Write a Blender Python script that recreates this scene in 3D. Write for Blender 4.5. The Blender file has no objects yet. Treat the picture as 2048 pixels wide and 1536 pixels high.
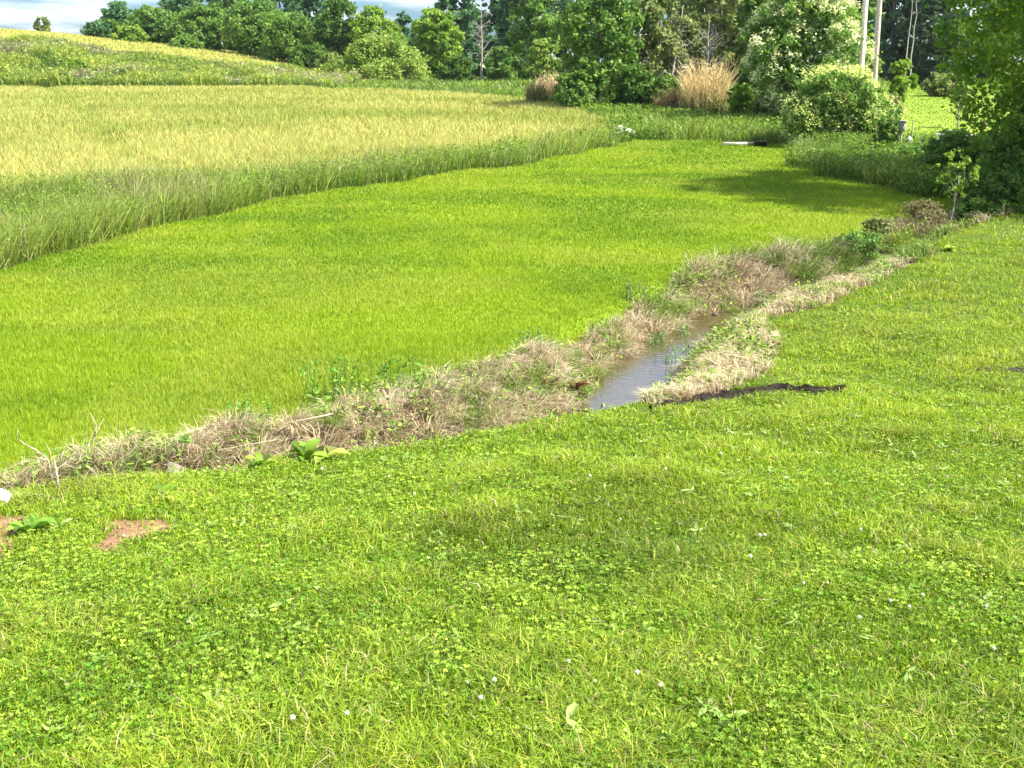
import bpy, math, random
import numpy as np
from mathutils import Vector

# ------------------------------------------------------------------ camera, world, sun, exposure
SC = bpy.context.scene
COL = SC.collection
CAMZ = 3.6
PITCH = math.radians(16.41)
F = 2200.0
cam = bpy.data.cameras.new('camera'); camo = bpy.data.objects.new('camera', cam); COL.objects.link(camo)
camo.location = (0, 0, CAMZ); camo.rotation_euler = (math.pi/2 - PITCH, 0, 0)
cam.sensor_width = 36; cam.lens = 36*F/2048; cam.clip_start = .05; cam.clip_end = 5000
SC.camera = camo

SUN_EL, SUN_AZ = 50.0, 108.0          # azimuth clockwise from +Y
world = bpy.data.worlds.new('World'); SC.world = world; world.use_nodes = True
nt = world.node_tree; N = nt.nodes; L = nt.links
for n in list(N): N.remove(n)
out = N.new('ShaderNodeOutputWorld'); bg = N.new('ShaderNodeBackground')
sky = N.new('ShaderNodeTexSky'); sky.sky_type = 'NISHITA'; sky.sun_disc = False
sky.sun_elevation = math.radians(SUN_EL); sky.sun_rotation = math.radians(SUN_AZ)
sky.air_density = 1.0; sky.dust_density = 1.5; sky.ozone_density = 1.0
tc = N.new('ShaderNodeTexCoord'); sep = N.new('ShaderNodeSeparateXYZ'); L.new(tc.outputs['Generated'], sep.inputs[0])
zz = N.new('ShaderNodeMath'); zz.operation = 'MAXIMUM'; zz.inputs[1].default_value = 0.0; L.new(sep.outputs['Z'], zz.inputs[0])
za = N.new('ShaderNodeMath'); za.operation = 'ADD'; za.inputs[1].default_value = .13; L.new(zz.outputs[0], za.inputs[0])
dv = N.new('ShaderNodeVectorMath'); dv.operation = 'DIVIDE'; L.new(tc.outputs['Generated'], dv.inputs[0])
cmb = N.new('ShaderNodeCombineXYZ'); cmb.inputs[2].default_value = 1.0
L.new(za.outputs[0], cmb.inputs[0]); L.new(za.outputs[0], cmb.inputs[1]); L.new(cmb.outputs[0], dv.inputs[1])
nz = N.new('ShaderNodeTexNoise'); nz.inputs['Scale'].default_value = 1.3; nz.inputs['Detail'].default_value = 6; nz.inputs['Roughness'].default_value = .55
L.new(dv.outputs[0], nz.inputs['Vector'])
rp = N.new('ShaderNodeValToRGB'); rp.color_ramp.elements[0].position = .43; rp.color_ramp.elements[1].position = .62
L.new(nz.outputs['Fac'], rp.inputs[0])
mx = N.new('ShaderNodeMixRGB'); cr2 = N.new('ShaderNodeMapRange'); cr2.inputs['From Min'].default_value = .06; cr2.inputs['From Max'].default_value = .26
L.new(sep.outputs['Z'], cr2.inputs['Value'])
cc = N.new('ShaderNodeMixRGB'); cc.inputs[1].default_value = (5.2, 5.4, 5.6, 1); cc.inputs[2].default_value = (9.0, 9.2, 9.4, 1); L.new(cr2.outputs[0], cc.inputs[0])
sm = N.new('ShaderNodeMixRGB'); sm.blend_type = 'MULTIPLY'; sm.inputs[0].default_value = 1; sm.inputs[2].default_value = (.34, .56, .80, 1); L.new(sky.outputs[0], sm.inputs[1])
L.new(rp.outputs[0], mx.inputs[0]); L.new(sm.outputs[0], mx.inputs[1]); L.new(cc.outputs[0], mx.inputs[2]); L.new(mx.outputs[0], bg.inputs[0])
bg.inputs[1].default_value = .10
L.new(bg.outputs[0], out.inputs[0])

sl = bpy.data.lights.new('sun', 'SUN'); sl.energy = 5.0; sl.angle = math.radians(1.0); sl.color = (1.0, .95, .84)
so = bpy.data.objects.new('sun', sl); COL.objects.link(so)
az, el = math.radians(SUN_AZ), math.radians(SUN_EL)
SUND = Vector((math.sin(az)*math.cos(el), math.cos(az)*math.cos(el), math.sin(el)))
so.rotation_euler = SUND.to_track_quat('Z', 'Y').to_euler(); so.location = (0, 0, 60)
SC.view_settings.view_transform = 'Standard'; SC.view_settings.look = 'None'
SC.view_settings.exposure = 1.38; SC.view_settings.gamma = 1
SC.cycles.max_bounces = 6; SC.cycles.diffuse_bounces = 3; SC.cycles.glossy_bounces = 2
SC.cycles.transmission_bounces = 3; SC.cycles.transparent_max_bounces = 4

# ------------------------------------------------------------------ numeric helpers
R = np.random.default_rng(7)
def sst(a, b, x):
    t = np.clip((x-a)/(b-a), 0, 1); return t*t*(3-2*t)
def _h(ix, iy, s):
    n = (ix.astype(np.int64)*374761393 + iy.astype(np.int64)*668265263 + s*974634777) & 0x7fffffff
    n = ((n ^ (n >> 13))*1274126177) & 0x7fffffff
    return ((n ^ (n >> 16)) & 0xffff)/65535.0
def noise(x, y, sc=1.0, seed=0):
    x = np.asarray(x, float)*sc+101.3; y = np.asarray(y, float)*sc+57.7
    ix, iy = np.floor(x), np.floor(y); fx, fy = x-ix, y-iy
    fx = fx*fx*(3-2*fx); fy = fy*fy*(3-2*fy)
    a = _h(ix, iy, seed); b = _h(ix+1, iy, seed); c = _h(ix, iy+1, seed); d = _h(ix+1, iy+1, seed)
    return (a*(1-fx)+b*fx)*(1-fy)+(c*(1-fx)+d*fx)*fy
def fbm(x, y, sc=1.0, seed=0, o=3):
    s = 0; a = .5; t = 0
    for k in range(o): s = s+a*noise(x, y, sc*2**k, seed+k*17); t += a; a *= .5
    return s/t
def lin(c): return np.array(c, float)

CREEK = np.array([(-14, 3.2), (-5.5, 5.9), (-3.9, 7.0), (-2.6, 7.7), (-1.5, 8.45), (-.4, 9.2), (.4, 10.05), (1.1, 11.0), (1.33, 11.7),
                  (1.56, 12.8), (2.39, 14.3), (3.05, 15.4), (3.95, 16.2), (5.6, 18.0), (8.4, 22.2), (12, 25.9), (18, 30), (45, 42)], float)
CW = np.array([.3, .3, .3, .28, .27, .28, .33, .40, .42, .41, .40, .42, .28, .25, .2, .2, .2, .2])
def creek(x, y):
    """distance to the creek, side (+ = mown/far side), arc position, half width"""
    best = np.full(x.shape, 1e9); side = np.ones(x.shape); arc = np.zeros(x.shape); hw = np.zeros(x.shape)
    for i in range(len(CREEK)-1):
        a, b = CREEK[i], CREEK[i+1]; d = b-a; l2 = d@d
        t = np.clip(((x-a[0])*d[0]+(y-a[1])*d[1])/l2, 0, 1)
        dx = x-a[0]-t*d[0]; dy = y-a[1]-t*d[1]; dd = np.hypot(dx, dy); m = dd < best
        best = np.where(m, dd, best); side = np.where(m, np.sign(d[0]*dy-d[1]*dx), side)
        arc = np.where(m, i+t, arc); hw = np.where(m, CW[i]*(1-t)+CW[i+1]*t, hw)
    return best, side, arc, hw

def terrain(x, y):
    x = np.asarray(x, float); y = np.asarray(y, float)
    far = .4 + 1.1*sst(15, 85, y)
    H = np.clip(-(x+16), 0, None)*.155
    H = 7.5*(1-np.exp(-H/7.5))*1.18
    far = far + H*(.84*sst(83, 101, y)+.16*sst(100, 140, y)) - 6*sst(146, 240, y)*np.clip(-x/60, 0, 1)
    far = far + .035*(fbm(x, y, .35, 3)-.5)*sst(5, 9, y)
    a = 1.8-.13*y; b = .4 + 1.1*sst(15, 85, y); k = 9.0
    near = np.where(y > 30, b, np.log(np.exp(k*np.clip(a, -3, 5))+np.exp(k*b))/k)
    near = near + .03*(fbm(x, y, .8, 5)-.5)
    d, s, arc, hw = creek(x, y)
    base = np.where(s > 0, far, near)
    dn = d + .22*(fbm(x, y, 1.7, 9)-.5)
    lo = -.13 + .13*sst(11.7, 13, arc)
    edge = np.where(s > 0, hw+.85, hw+.55)
    f = sst(hw*.55, edge, dn)
    f = np.where(s > 0, f**.8, f)
    return lo*(1-f) + base*f + .02*(fbm(x, y, 6, 11)-.5)*np.where(d < 3, 1, 0)

def ray(px, py):
    u = (px-1024)/F; v = (768-py)/F; c, s = math.cos(PITCH), math.sin(PITCH)
    return u, c+v*s, -s+v*c
def gp(px, py, tmax=400):
    dx, dy, dz = ray(px, py)
    t = np.concatenate([np.arange(2, 40, .02), np.arange(40, tmax, .1)])
    hit = np.where(CAMZ+dz*t < terrain(dx*t, dy*t))[0]
    T = t[hit[0]] if len(hit) else tmax
    return dx*T, dy*T
def wx(px, y, z=None):
    x = 0.0
    for _ in range(4):
        zz_ = float(terrain(np.array([x]), np.array([y]))[0]) if z is None else z
        dep = y*math.cos(PITCH)+(CAMZ-zz_)*math.sin(PITCH); x = (px-1024)/F*dep
    return x, zz_, dep
def ztop(py, y):
    _, dy, dz = ray(1024, py); return CAMZ+y*dz/dy
def pip(x, y, poly):
    inside = np.zeros(x.shape, bool); n = len(poly); j = n-1
    for i in range(n):
        xi, yi = poly[i]; xj, yj = poly[j]
        if yi != yj:
            inside ^= ((yi > y) != (yj > y)) & (x < (xj-xi)*(y-yi)/(yj-yi)+xi)
        j = i
    return inside
def PG(pts): return [gp(*p) for p in pts]

cr = [tuple(p) for p in CREEK]
P_TAN_L = PG([(-60, 985), (60, 965), (150, 938), (250, 898), (330, 892), (420, 868), (520, 850), (620, 835), (700, 815), (830, 778), (960, 738), (1050, 705),
              (1130, 682), (1200, 658), (1270, 632), (1340, 596), (1372, 545), (1480, 528), (1560, 515), (1640, 505), (1700, 505), (1760, 475), (1850, 445), (1960, 437), (2060, 437)]) + cr[15:0:-1]
P_TAN_R = PG([(1300, 815), (1400, 792), (1500, 756), (1568, 705), (1530, 668), (1530, 640), (1630, 618), (1720, 580), (1790, 545), (1850, 515), (1950, 472), (2100, 432)]) + cr[15:6:-1]
P_STRIP = PG([(-300, 700), (-120, 600), (0, 552), (130, 505), (250, 472), (450, 422), (600, 393), (700, 376), (900, 346), (1050, 326), (1150, 308), (1232, 288),
              (1228, 272), (1150, 290), (1050, 305), (900, 330), (750, 345), (600, 362), (450, 375), (300, 385), (0, 400), (-300, 410)])
P_LAWN = PG([(-300, 700), (-120, 600), (0, 552), (130, 505), (250, 472), (450, 422), (600, 393), (700, 376), (900, 346), (1050, 326), (1150, 308), (1232, 288), (1260, 277),
             (1450, 284), (1590, 292), (1600, 315), (1590, 335), (1650, 350), (1740, 368), (1830, 392), (1960, 412), (2060, 420), (2300, 420)]) + cr[17:0:-1] + [(-14, 12)]
P_FIELD = PG([(-300, 410), (0, 400), (300, 385), (450, 375), (600, 362), (750, 345), (900, 330), (1050, 305), (1150, 290), (1228, 272), (1215, 250), (1150, 225), (1080, 210), (1000, 200),
              (900, 193), (800, 188), (640, 182)]) + [(-15, 84), (-80, 84), (-80, 30)]
P_MEADOW = PG([(1775, 300), (1785, 200), (1780, 170)]) + [(36, 103), (46, 103)] + PG([(2120, 200), (2040, 300)])
DIRT = [PG([(180, 1105), (235, 1062), (200, 1048), (300, 1040), (345, 1048), (320, 1066), (262, 1082), (215, 1108)]),
        PG([(-40, 1130), (-40, 1040), (50, 1030), (75, 1050), (30, 1075), (10, 1120)])]
P_MUL = PG([(1265, 833), (1340, 820), (1420, 809), (1500, 797), (1560, 790), (1620, 791), (1690, 788), (1690, 780), (1550, 772), (1420, 790), (1270, 822)])
def region(x, y):
    """0 near lawn 1 mown lawn 2 dead grass 3 tall strip 4 field 5 rough 6 weedy bank 7 upper field 8 meadow 9 bare earth 10 water bed"""
    jx = x+.35*(fbm(x, y, 1.3, 21)-.5); jy = y+.45*(fbm(x, y, 1.3, 31)-.5)
    d, s, arc, hw = creek(x, y)
    r = np.full(x.shape, 5)
    r[(s < 0) & (y < 40)] = 0
    r[pip(x, y, P_FIELD)] = 4
    r[pip(jx, jy, P_MEADOW)] = 8
    ka = 1+np.clip((y-12)/9, 0, 2.2); lx = x+.5*ka*(fbm(x, y, .8, 41)-.5); ly = y+.75*ka*(fbm(x, y, .8, 51)-.5)
    r[pip(lx, ly, P_LAWN)] = 1
    r[pip(lx, ly, P_STRIP)] = 3
    wob = 3*(fbm(x, y, .12, 61)-.5)
    r[(x < -13) & (y > 83+wob) & (y < 103+wob)] = 6
    r[(x < -13.5-.0*y) & (y >= 103+wob)] = 7
    r[(x >= -13.5) & (x < -10) & (y > 84)] = 5
    t = (pip(jx, jy, P_TAN_L) & (s > 0)) | (pip(jx, jy, P_TAN_R) & (s < 0)) | ((d < hw+.30) & (y < 20))
    t &= ~((s < 0) & (arc > 13.3) & (d > hw+.25+.5*(fbm(x, y, 1.2, 99)-.3)))
    r[t] = 2
    for D in DIRT: r[pip(x+.16*(fbm(x, y, 8, 71, 4)-.5), y+.16*(fbm(x, y, 8, 81, 4)-.5), D)] = 9
    r[pip(x, y, P_MUL)] = 11
    r[(d < hw*.85) & (arc < 11.8)] = 10
    return r

# ------------------------------------------------------------------ mesh helpers
def mk(name, V, quads=None, tris=None, col=None, mat=None, smooth=False, parent=None, loc=None):
    me = bpy.data.meshes.new(name)
    V = np.asarray(V, np.float32).reshape(-1, 3)
    if loc is not None: V = V-np.asarray(loc, np.float32)
    q = np.asarray(quads if quads is not None else np.zeros((0, 4)), np.int32).reshape(-1, 4)
    t = np.asarray(tris if tris is not None else np.zeros((0, 3)), np.int32).reshape(-1, 3)
    me.vertices.add(len(V)); me.vertices.foreach_set('co', V.ravel())
    li = np.concatenate([q.ravel(), t.ravel()])
    me.loops.add(len(li)); me.loops.foreach_set('vertex_index', li)
    st = np.concatenate([np.arange(len(q))*4, len(q)*4+np.arange(len(t))*3]).astype(np.int32)
    me.polygons.add(len(st)); me.polygons.foreach_set('loop_start', st)
    if smooth: me.polygons.foreach_set('use_smooth', np.ones(len(st), bool))
    me.update(calc_edges=True)
    if col is not None:
        a = me.color_attributes.new('Col', 'FLOAT_COLOR', 'POINT')
        c = np.ones((len(V), 4), np.float32); c[:, :3] = np.clip(col, 0, 1); a.data.foreach_set('color', c.ravel())
    if mat: me.materials.append(mat)
    o = bpy.data.objects.new(name, me); COL.objects.link(o)
    if parent: o.parent = parent
    elif loc is not None: o.location = loc
    return o
def tag(o, label=None, cat=None, group=None, kind=None):
    if label: o['label'] = label
    if cat: o['category'] = cat
    if group: o['group'] = group
    if kind: o['kind'] = kind
    return o
def thing(name, loc, label, cat, group=None):
    o = bpy.data.objects.new(name, None); COL.objects.link(o); o.location = loc; o.empty_display_size = .2
    return tag(o, label, cat, group)

class MB:
    """collects tubes, boxes, lumps and leaves; builds ONE mesh"""
    def __init__(s): s.V = []; s.Q = []; s.T = []; s.C = []; s.n = 0
    def add(s, V, Q=None, T=None, C=(.2, .2, .2)):
        V = np.asarray(V, float).reshape(-1, 3)
        if Q is not None and len(Q): s.Q.append(np.asarray(Q)+s.n)
        if T is not None and len(T): s.T.append(np.asarray(T)+s.n)
        C = np.asarray(C, float)
        s.C.append(np.broadcast_to(C, (len(V), 3)) if C.ndim == 1 else C); s.V.append(V); s.n += len(V)
    def tube(s, P, r, C=(.2, .15, .1), k=6, cap=True):
        P = np.asarray(P, float); r = np.broadcast_to(np.asarray(r, float), (len(P),)); n = len(P); V = []
        for i in range(n):
            d = P[min(i+1, n-1)]-P[max(i-1, 0)]; d = d/(np.linalg.norm(d)+1e-9)
            u = np.cross(d, (0, 0, 1) if abs(d[2]) < .9 else (0, 1, 0)); u /= np.linalg.norm(u); w = np.cross(d, u)
            a = np.arange(k)*2*math.pi/k
            V.append(P[i]+r[i]*(np.cos(a)[:, None]*u+np.sin(a)[:, None]*w))
        Q = [(i*k+j, i*k+(j+1) % k, (i+1)*k+(j+1) % k, (i+1)*k+j) for i in range(n-1) for j in range(k)]
        V = np.concatenate(V); T = []
        if cap:
            V = np.concatenate([V, P[:1], P[-1:]]); m = n*k
            T = [(m, (j+1) % k, j) for j in range(k)]+[(m+1, (n-1)*k+j, (n-1)*k+(j+1) % k) for j in range(k)]
        s.add(V, Q, T, C)
    def box(s, c, e, C=(.5, .5, .5), rz=0, bev=.08):
        e = np.array(e)/2; b = min(e)*bev*2
        V = []
        for z, k in ((-e[2], b), (-e[2]+b, 0), (e[2]-b, 0), (e[2], b)):
            for x, y in ((-1, -1), (1, -1), (1, 1), (-1, 1)): V.append((x*(e[0]-k), y*(e[1]-k), z))
        V = np.array(V); cr_, sr = math.cos(rz), math.sin(rz)
        V = np.stack([V[:, 0]*cr_-V[:, 1]*sr, V[:, 0]*sr+V[:, 1]*cr_, V[:, 2]], 1)+np.array(c)
        Q = [(3, 2, 1, 0), (12, 13, 14, 15)]+[(l*4+j, l*4+(j+1) % 4, (l+1)*4+(j+1) % 4, (l+1)*4+j) for l in range(3) for j in range(4)]
        s.add(V, Q, None, C)
    def lump(s, c, rad, C, rng, k=14, m=9, amp=.25):
        V = []; ph = rng.uniform(0, 6, 6)
        for i in range(m+1):
            th = math.pi*i/m
            for j in range(k):
                a = 2*math.pi*j/k
                d = np.array([math.sin(th)*math.cos(a), math.sin(th)*math.sin(a), math.cos(th)])
                q = 1+amp*(.5*math.sin(3*d[0]+ph[0]+2*d[2])+.5*math.sin(4*d[1]+ph[1])*math.sin(3*d[2]+ph[2])+.3*math.sin(9*d[0]+ph[3])*math.sin(8*d[1]+ph[4]))
                V.append(np.array(c)+d*np.array(rad)*q)
        Q = [(i*k+j, (i+1)*k+j, (i+1)*k+(j+1) % k, i*k+(j+1) % k) for i in range(m) for j in range(k)]
        V = np.array(V); cc = np.array(C)*(.8+.4*rng.random((len(V), 1))); s.add(V, Q, None, cc)
    def build(s, name, mat, parent=None, loc=None, smooth=False):
        V = np.concatenate(s.V); Q = np.concatenate(s.Q) if s.Q else None; T = np.concatenate(s.T) if s.T else None
        o = mk(name, V, Q, T, np.concatenate(s.C), mat, smooth, None, loc)
        if parent:
            o.parent = parent
            o.location = (0, 0, 0)
        return o

def blade_geo(x, y, z, h, w, lean, az, face, col, rng):
    """curved tapering blades: 5 verts, 1 quad + 1 tri each"""
    n = len(x); fx, fy = np.cos(face)*w/2, np.sin(face)*w/2
    lx, ly = np.cos(az)*lean*h, np.sin(az)*lean*h
    V = np.zeros((n, 5, 3))
    V[:, 0] = np.stack([x-fx, y-fy, z-.01], 1); V[:, 1] = np.stack([x+fx, y+fy, z-.01], 1)
    mx_, my_, mz = x+lx*.35, y+ly*.35, z+h*.58
    V[:, 2] = np.stack([mx_-fx*.8, my_-fy*.8, mz], 1); V[:, 3] = np.stack([mx_+fx*.8, my_+fy*.8, mz], 1)
    zt = z+h*(1-.35*np.clip(lean, 0, 1.5))
    V[:, 4] = np.stack([x+lx, y+ly, zt], 1)
    b = np.arange(n)[:, None]*5
    Q = b+np.array([[0, 1, 3, 2]]); T = b+np.array([[2, 3, 4]])
    C = np.repeat(col[:, None, :], 5, 1)*np.array([.8, .8, 1, 1, 1.08])[None, :, None]  # roots darkened, tips lightened: shade near the ground painted into the blades
    return V.reshape(-1, 3), Q, T, C.reshape(-1, 3)
def kite_geo(P, nrm, ax, ln, wd, col):
    """flat leaf: 4 verts"""
    nrm = nrm/(np.linalg.norm(nrm, axis=1, keepdims=True)+1e-9)
    ax = ax-nrm*np.sum(ax*nrm, 1, keepdims=True); ax /= (np.linalg.norm(ax, axis=1, keepdims=True)+1e-9)
    sd = np.cross(nrm, ax); ln = np.broadcast_to(ln, (len(P),))[:, None]; wd = np.broadcast_to(wd, (len(P),))[:, None]
    V = np.stack([P-ax*ln*.5, P+sd*wd*.5-nrm*wd*.12, P+ax*ln*.5, P-sd*wd*.5-nrm*wd*.12], 1)
    Q = np.arange(len(P))[:, None]*4+np.array([[0, 1, 2, 3]])
    return V.reshape(-1, 3), Q, np.repeat(col, 4, 0)

# ------------------------------------------------------------------ materials
def leafmat(name, trans=.35, rough=.5, spec=.25):
    m = bpy.data.materials.new(name); m.use_nodes = True; t = m.node_tree; n = t.nodes; l = t.links
    for q in list(n): n.remove(q)
    o = n.new('ShaderNodeOutputMaterial'); a = n.new('ShaderNodeAttribute'); a.attribute_name = 'Col'
    p = n.new('ShaderNodeBsdfPrincipled'); p.inputs['Roughness'].default_value = rough; p.inputs['Specular IOR Level'].default_value = spec
    tr = n.new('ShaderNodeBsdfTranslucent'); ms = n.new('ShaderNodeMixShader'); ms.inputs[0].default_value = trans
    br = n.new('ShaderNodeHueSaturation'); br.inputs['Saturation'].default_value = 1.1; br.inputs['Value'].default_value = 1.25
    l.new(a.outputs['Color'], p.inputs['Base Color']); l.new(a.outputs['Color'], br.inputs['Color']); l.new(br.outputs[0], tr.inputs['Color'])
    l.new(p.outputs[0], ms.inputs[1]); l.new(tr.outputs[0], ms.inputs[2]); l.new(ms.outputs[0], o.inputs[0]); return m
def solid(name, rough=.85, spec=.3, nscale=12, namt=.35, bump=.3, metal=0):
    m = bpy.data.materials.new(name); m.use_nodes = True; t = m.node_tree; n = t.nodes; l = t.links
    p = n['Principled BSDF']; p.inputs['Roughness'].default_value = rough; p.inputs['Specular IOR Level'].default_value = spec
    a = n.new('ShaderNodeAttribute'); a.attribute_name = 'Col'
    c = n.new('ShaderNodeTexCoord'); z = n.new('ShaderNodeTexNoise'); z.inputs['Scale'].default_value = nscale; z.inputs['Detail'].default_value = 6
    l.new(c.outputs['Object'], z.inputs['Vector'])
    mr = n.new('ShaderNodeMapRange'); mr.inputs['To Min'].default_value = 1-namt; mr.inputs['To Max'].default_value = 1+namt; mr.inputs['From Min'].default_value = .3; mr.inputs['From Max'].default_value = .7
    l.new(z.outputs['Fac'], mr.inputs['Value'])
    vm = n.new('ShaderNodeVectorMath'); vm.operation = 'SCALE'; l.new(a.outputs['Color'], vm.inputs[0]); l.new(mr.outputs[0], vm.inputs['Scale'])
    l.new(vm.outputs[0], p.inputs['Base Color'])
    b = n.new('ShaderNodeBump'); b.inputs['Strength'].default_value = bump; b.inputs['Distance'].default_value = .05; l.new(z.outputs['Fac'], b.inputs['Height']); l.new(b.outputs[0], p.inputs['Normal'])
    return m
M_GRASS = leafmat('grass_leaf', .36, .5, .2); M_LEAF = leafmat('tree_leaf', .42, .5, .2); M_DRY = leafmat('dry_grass', .2, .8, .1)
M_PETAL = leafmat('petal', .2, .7, .2)
M_GROUND = solid('earth', .95, .1, 9, .3, .5); M_BARK = solid('bark', .9, .15, 25, .4, .6); M_STONE = solid('stone', .85, .3, 14, .3, .6)
M_WOOD = solid('weathered_wood', .85, .2, 18, .3, .3); M_PAINT = solid('paint', .5, .4, 6, .06, .05); M_MULCH = solid('mulch', .9, .15, 40, .6, .9)
M_TAR = solid('black_plastic', .45, .5, 8, .2, .1)
def watermat():
    m = bpy.data.materials.new('water'); m.use_nodes = True; t = m.node_tree; n = t.nodes; l = t.links
    p = n['Principled BSDF']; p.inputs['Base Color'].default_value = (.07, .055, .025, 1); p.inputs['Roughness'].default_value = .04
    p.inputs['IOR'].default_value = 2.0; p.inputs['Specular IOR Level'].default_value = 1.0
    c = n.new('ShaderNodeTexCoord'); mp = n.new('ShaderNodeMapping'); mp.inputs['Scale'].default_value = (2.0, 3.2, 1)
    z = n.new('ShaderNodeTexNoise'); z.inputs['Scale'].default_value = 3.5; z.inputs['Detail'].default_value = 4; z.inputs['Distortion'].default_value = .6
    b = n.new('ShaderNodeBump'); b.inputs['Strength'].default_value = .12; b.inputs['Distance'].default_value = .04
    l.new(c.outputs['Object'], mp.inputs[0]); l.new(mp.outputs[0], z.inputs['Vector']); l.new(z.outputs['Fac'], b.inputs['Height']); l.new(b.outputs[0], p.inputs['Normal']); return m
M_WATER = watermat()

# ------------------------------------------------------------------ colours (linear albedo)
G_NEAR = lin((.19, .29, .018)); G_LAWN = lin((.255, .36, .018)); G_DEEP = lin((.10, .195, .010)); G_YEL = lin((.42, .44, .08))
C_CROP = lin((.45, .44, .135)); C_CROPG = lin((.29, .33, .075)); C_TAN = lin((.50, .39, .25)); C_STRIP = lin((.16, .22, .035)); C_EARTH = lin((.25, .145, .085)); C_ROUGH = lin((.15, .21, .045))

# ------------------------------------------------------------------ ground: one sheet
def grow(a, b, s0, q):
    o = [a]; s = s0
    while o[-1] < b: o.append(o[-1]+s); s *= q
    return o
xs = np.array([-v for v in grow(7, 900, .1, 1.045)][::-1] + list(np.arange(-6.92, 9, .08)) + grow(9, 900, .1, 1.045))
ys = np.array([-v for v in grow(0, 500, .3, 1.2)][::-1] + list(np.arange(.15, 5.5, .15)) + list(np.arange(5.5, 19, .075)) + grow(19, 1500, .1, 1.025))
X, Y = np.meshgrid(xs, ys); Z = terrain(X.ravel(), Y.ravel()); rg = region(X.ravel(), Y.ravel()); x, y = X.ravel(), Y.ravel()
gc = np.zeros((len(x), 3))
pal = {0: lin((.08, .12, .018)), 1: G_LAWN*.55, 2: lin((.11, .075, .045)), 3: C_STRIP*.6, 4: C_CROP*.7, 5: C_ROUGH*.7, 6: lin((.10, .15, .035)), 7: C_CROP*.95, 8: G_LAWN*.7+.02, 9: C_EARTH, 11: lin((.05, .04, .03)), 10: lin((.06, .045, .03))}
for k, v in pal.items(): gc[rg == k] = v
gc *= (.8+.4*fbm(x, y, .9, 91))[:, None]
nx, ny = len(xs), len(ys); I = (np.arange(ny-1)[:, None]*nx+np.arange(nx-1)[None, :]).ravel()
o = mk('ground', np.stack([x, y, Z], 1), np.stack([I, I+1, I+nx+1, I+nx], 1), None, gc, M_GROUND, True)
tag(o, kind='structure')

# water ribbon
P = CREEK[1:16]; tt = np.linspace(0, len(P)-1.001, 160); ii = tt.astype(int); fr = (tt-ii)[:, None]
C_ = P[ii]*(1-fr)+P[ii+1]*fr; D_ = P[ii+1]-P[ii]; D_ /= np.linalg.norm(D_, axis=1)[:, None]; N_ = np.stack([-D_[:, 1], D_[:, 0]], 1)
zw = .0+.05*sst(10, 14, tt)
W_ = [np.column_stack([C_+N_*o_, zw]) for o_ in (-.75, -.25, .25, .75)]
V = np.stack(W_, 1).reshape(-1, 3); n_ = len(tt)
Q = [(i*4+j, i*4+j+1, i*4+j+5, i*4+j+4) for i in range(n_-1) for j in range(3)]
o = mk('creek_water', V, Q, None, None, M_WATER, True); tag(o, 'narrow stream of clear water reflecting white sky between dry grass banks', None, None, 'structure')

# ------------------------------------------------------------------ grass stuff
def scatter(y0, y1, rho, rng, spread=.6, pad=1.6, xr=None):
    if xr is None:
        w = 2*(spread*y1+pad); n = int(w*(y1-y0)*rho); x = rng.uniform(-w/2, w/2, n)
    else:
        n = int((xr[1]-xr[0])*(y1-y0)*rho); x = rng.uniform(xr[0], xr[1], n)
    y = rng.uniform(y0, y1, n); m = np.abs(x) < spread*y+pad
    return x[m], y[m]
def mixc(a, b, t): return a[None, :]*(1-t[:, None])+b[None, :]*t[:, None]
def jit(c, rng, a=.18): return c*(1+a*rng.standard_normal((len(c), 1)))*(1+.06*rng.standard_normal((len(c), 3)))

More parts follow.
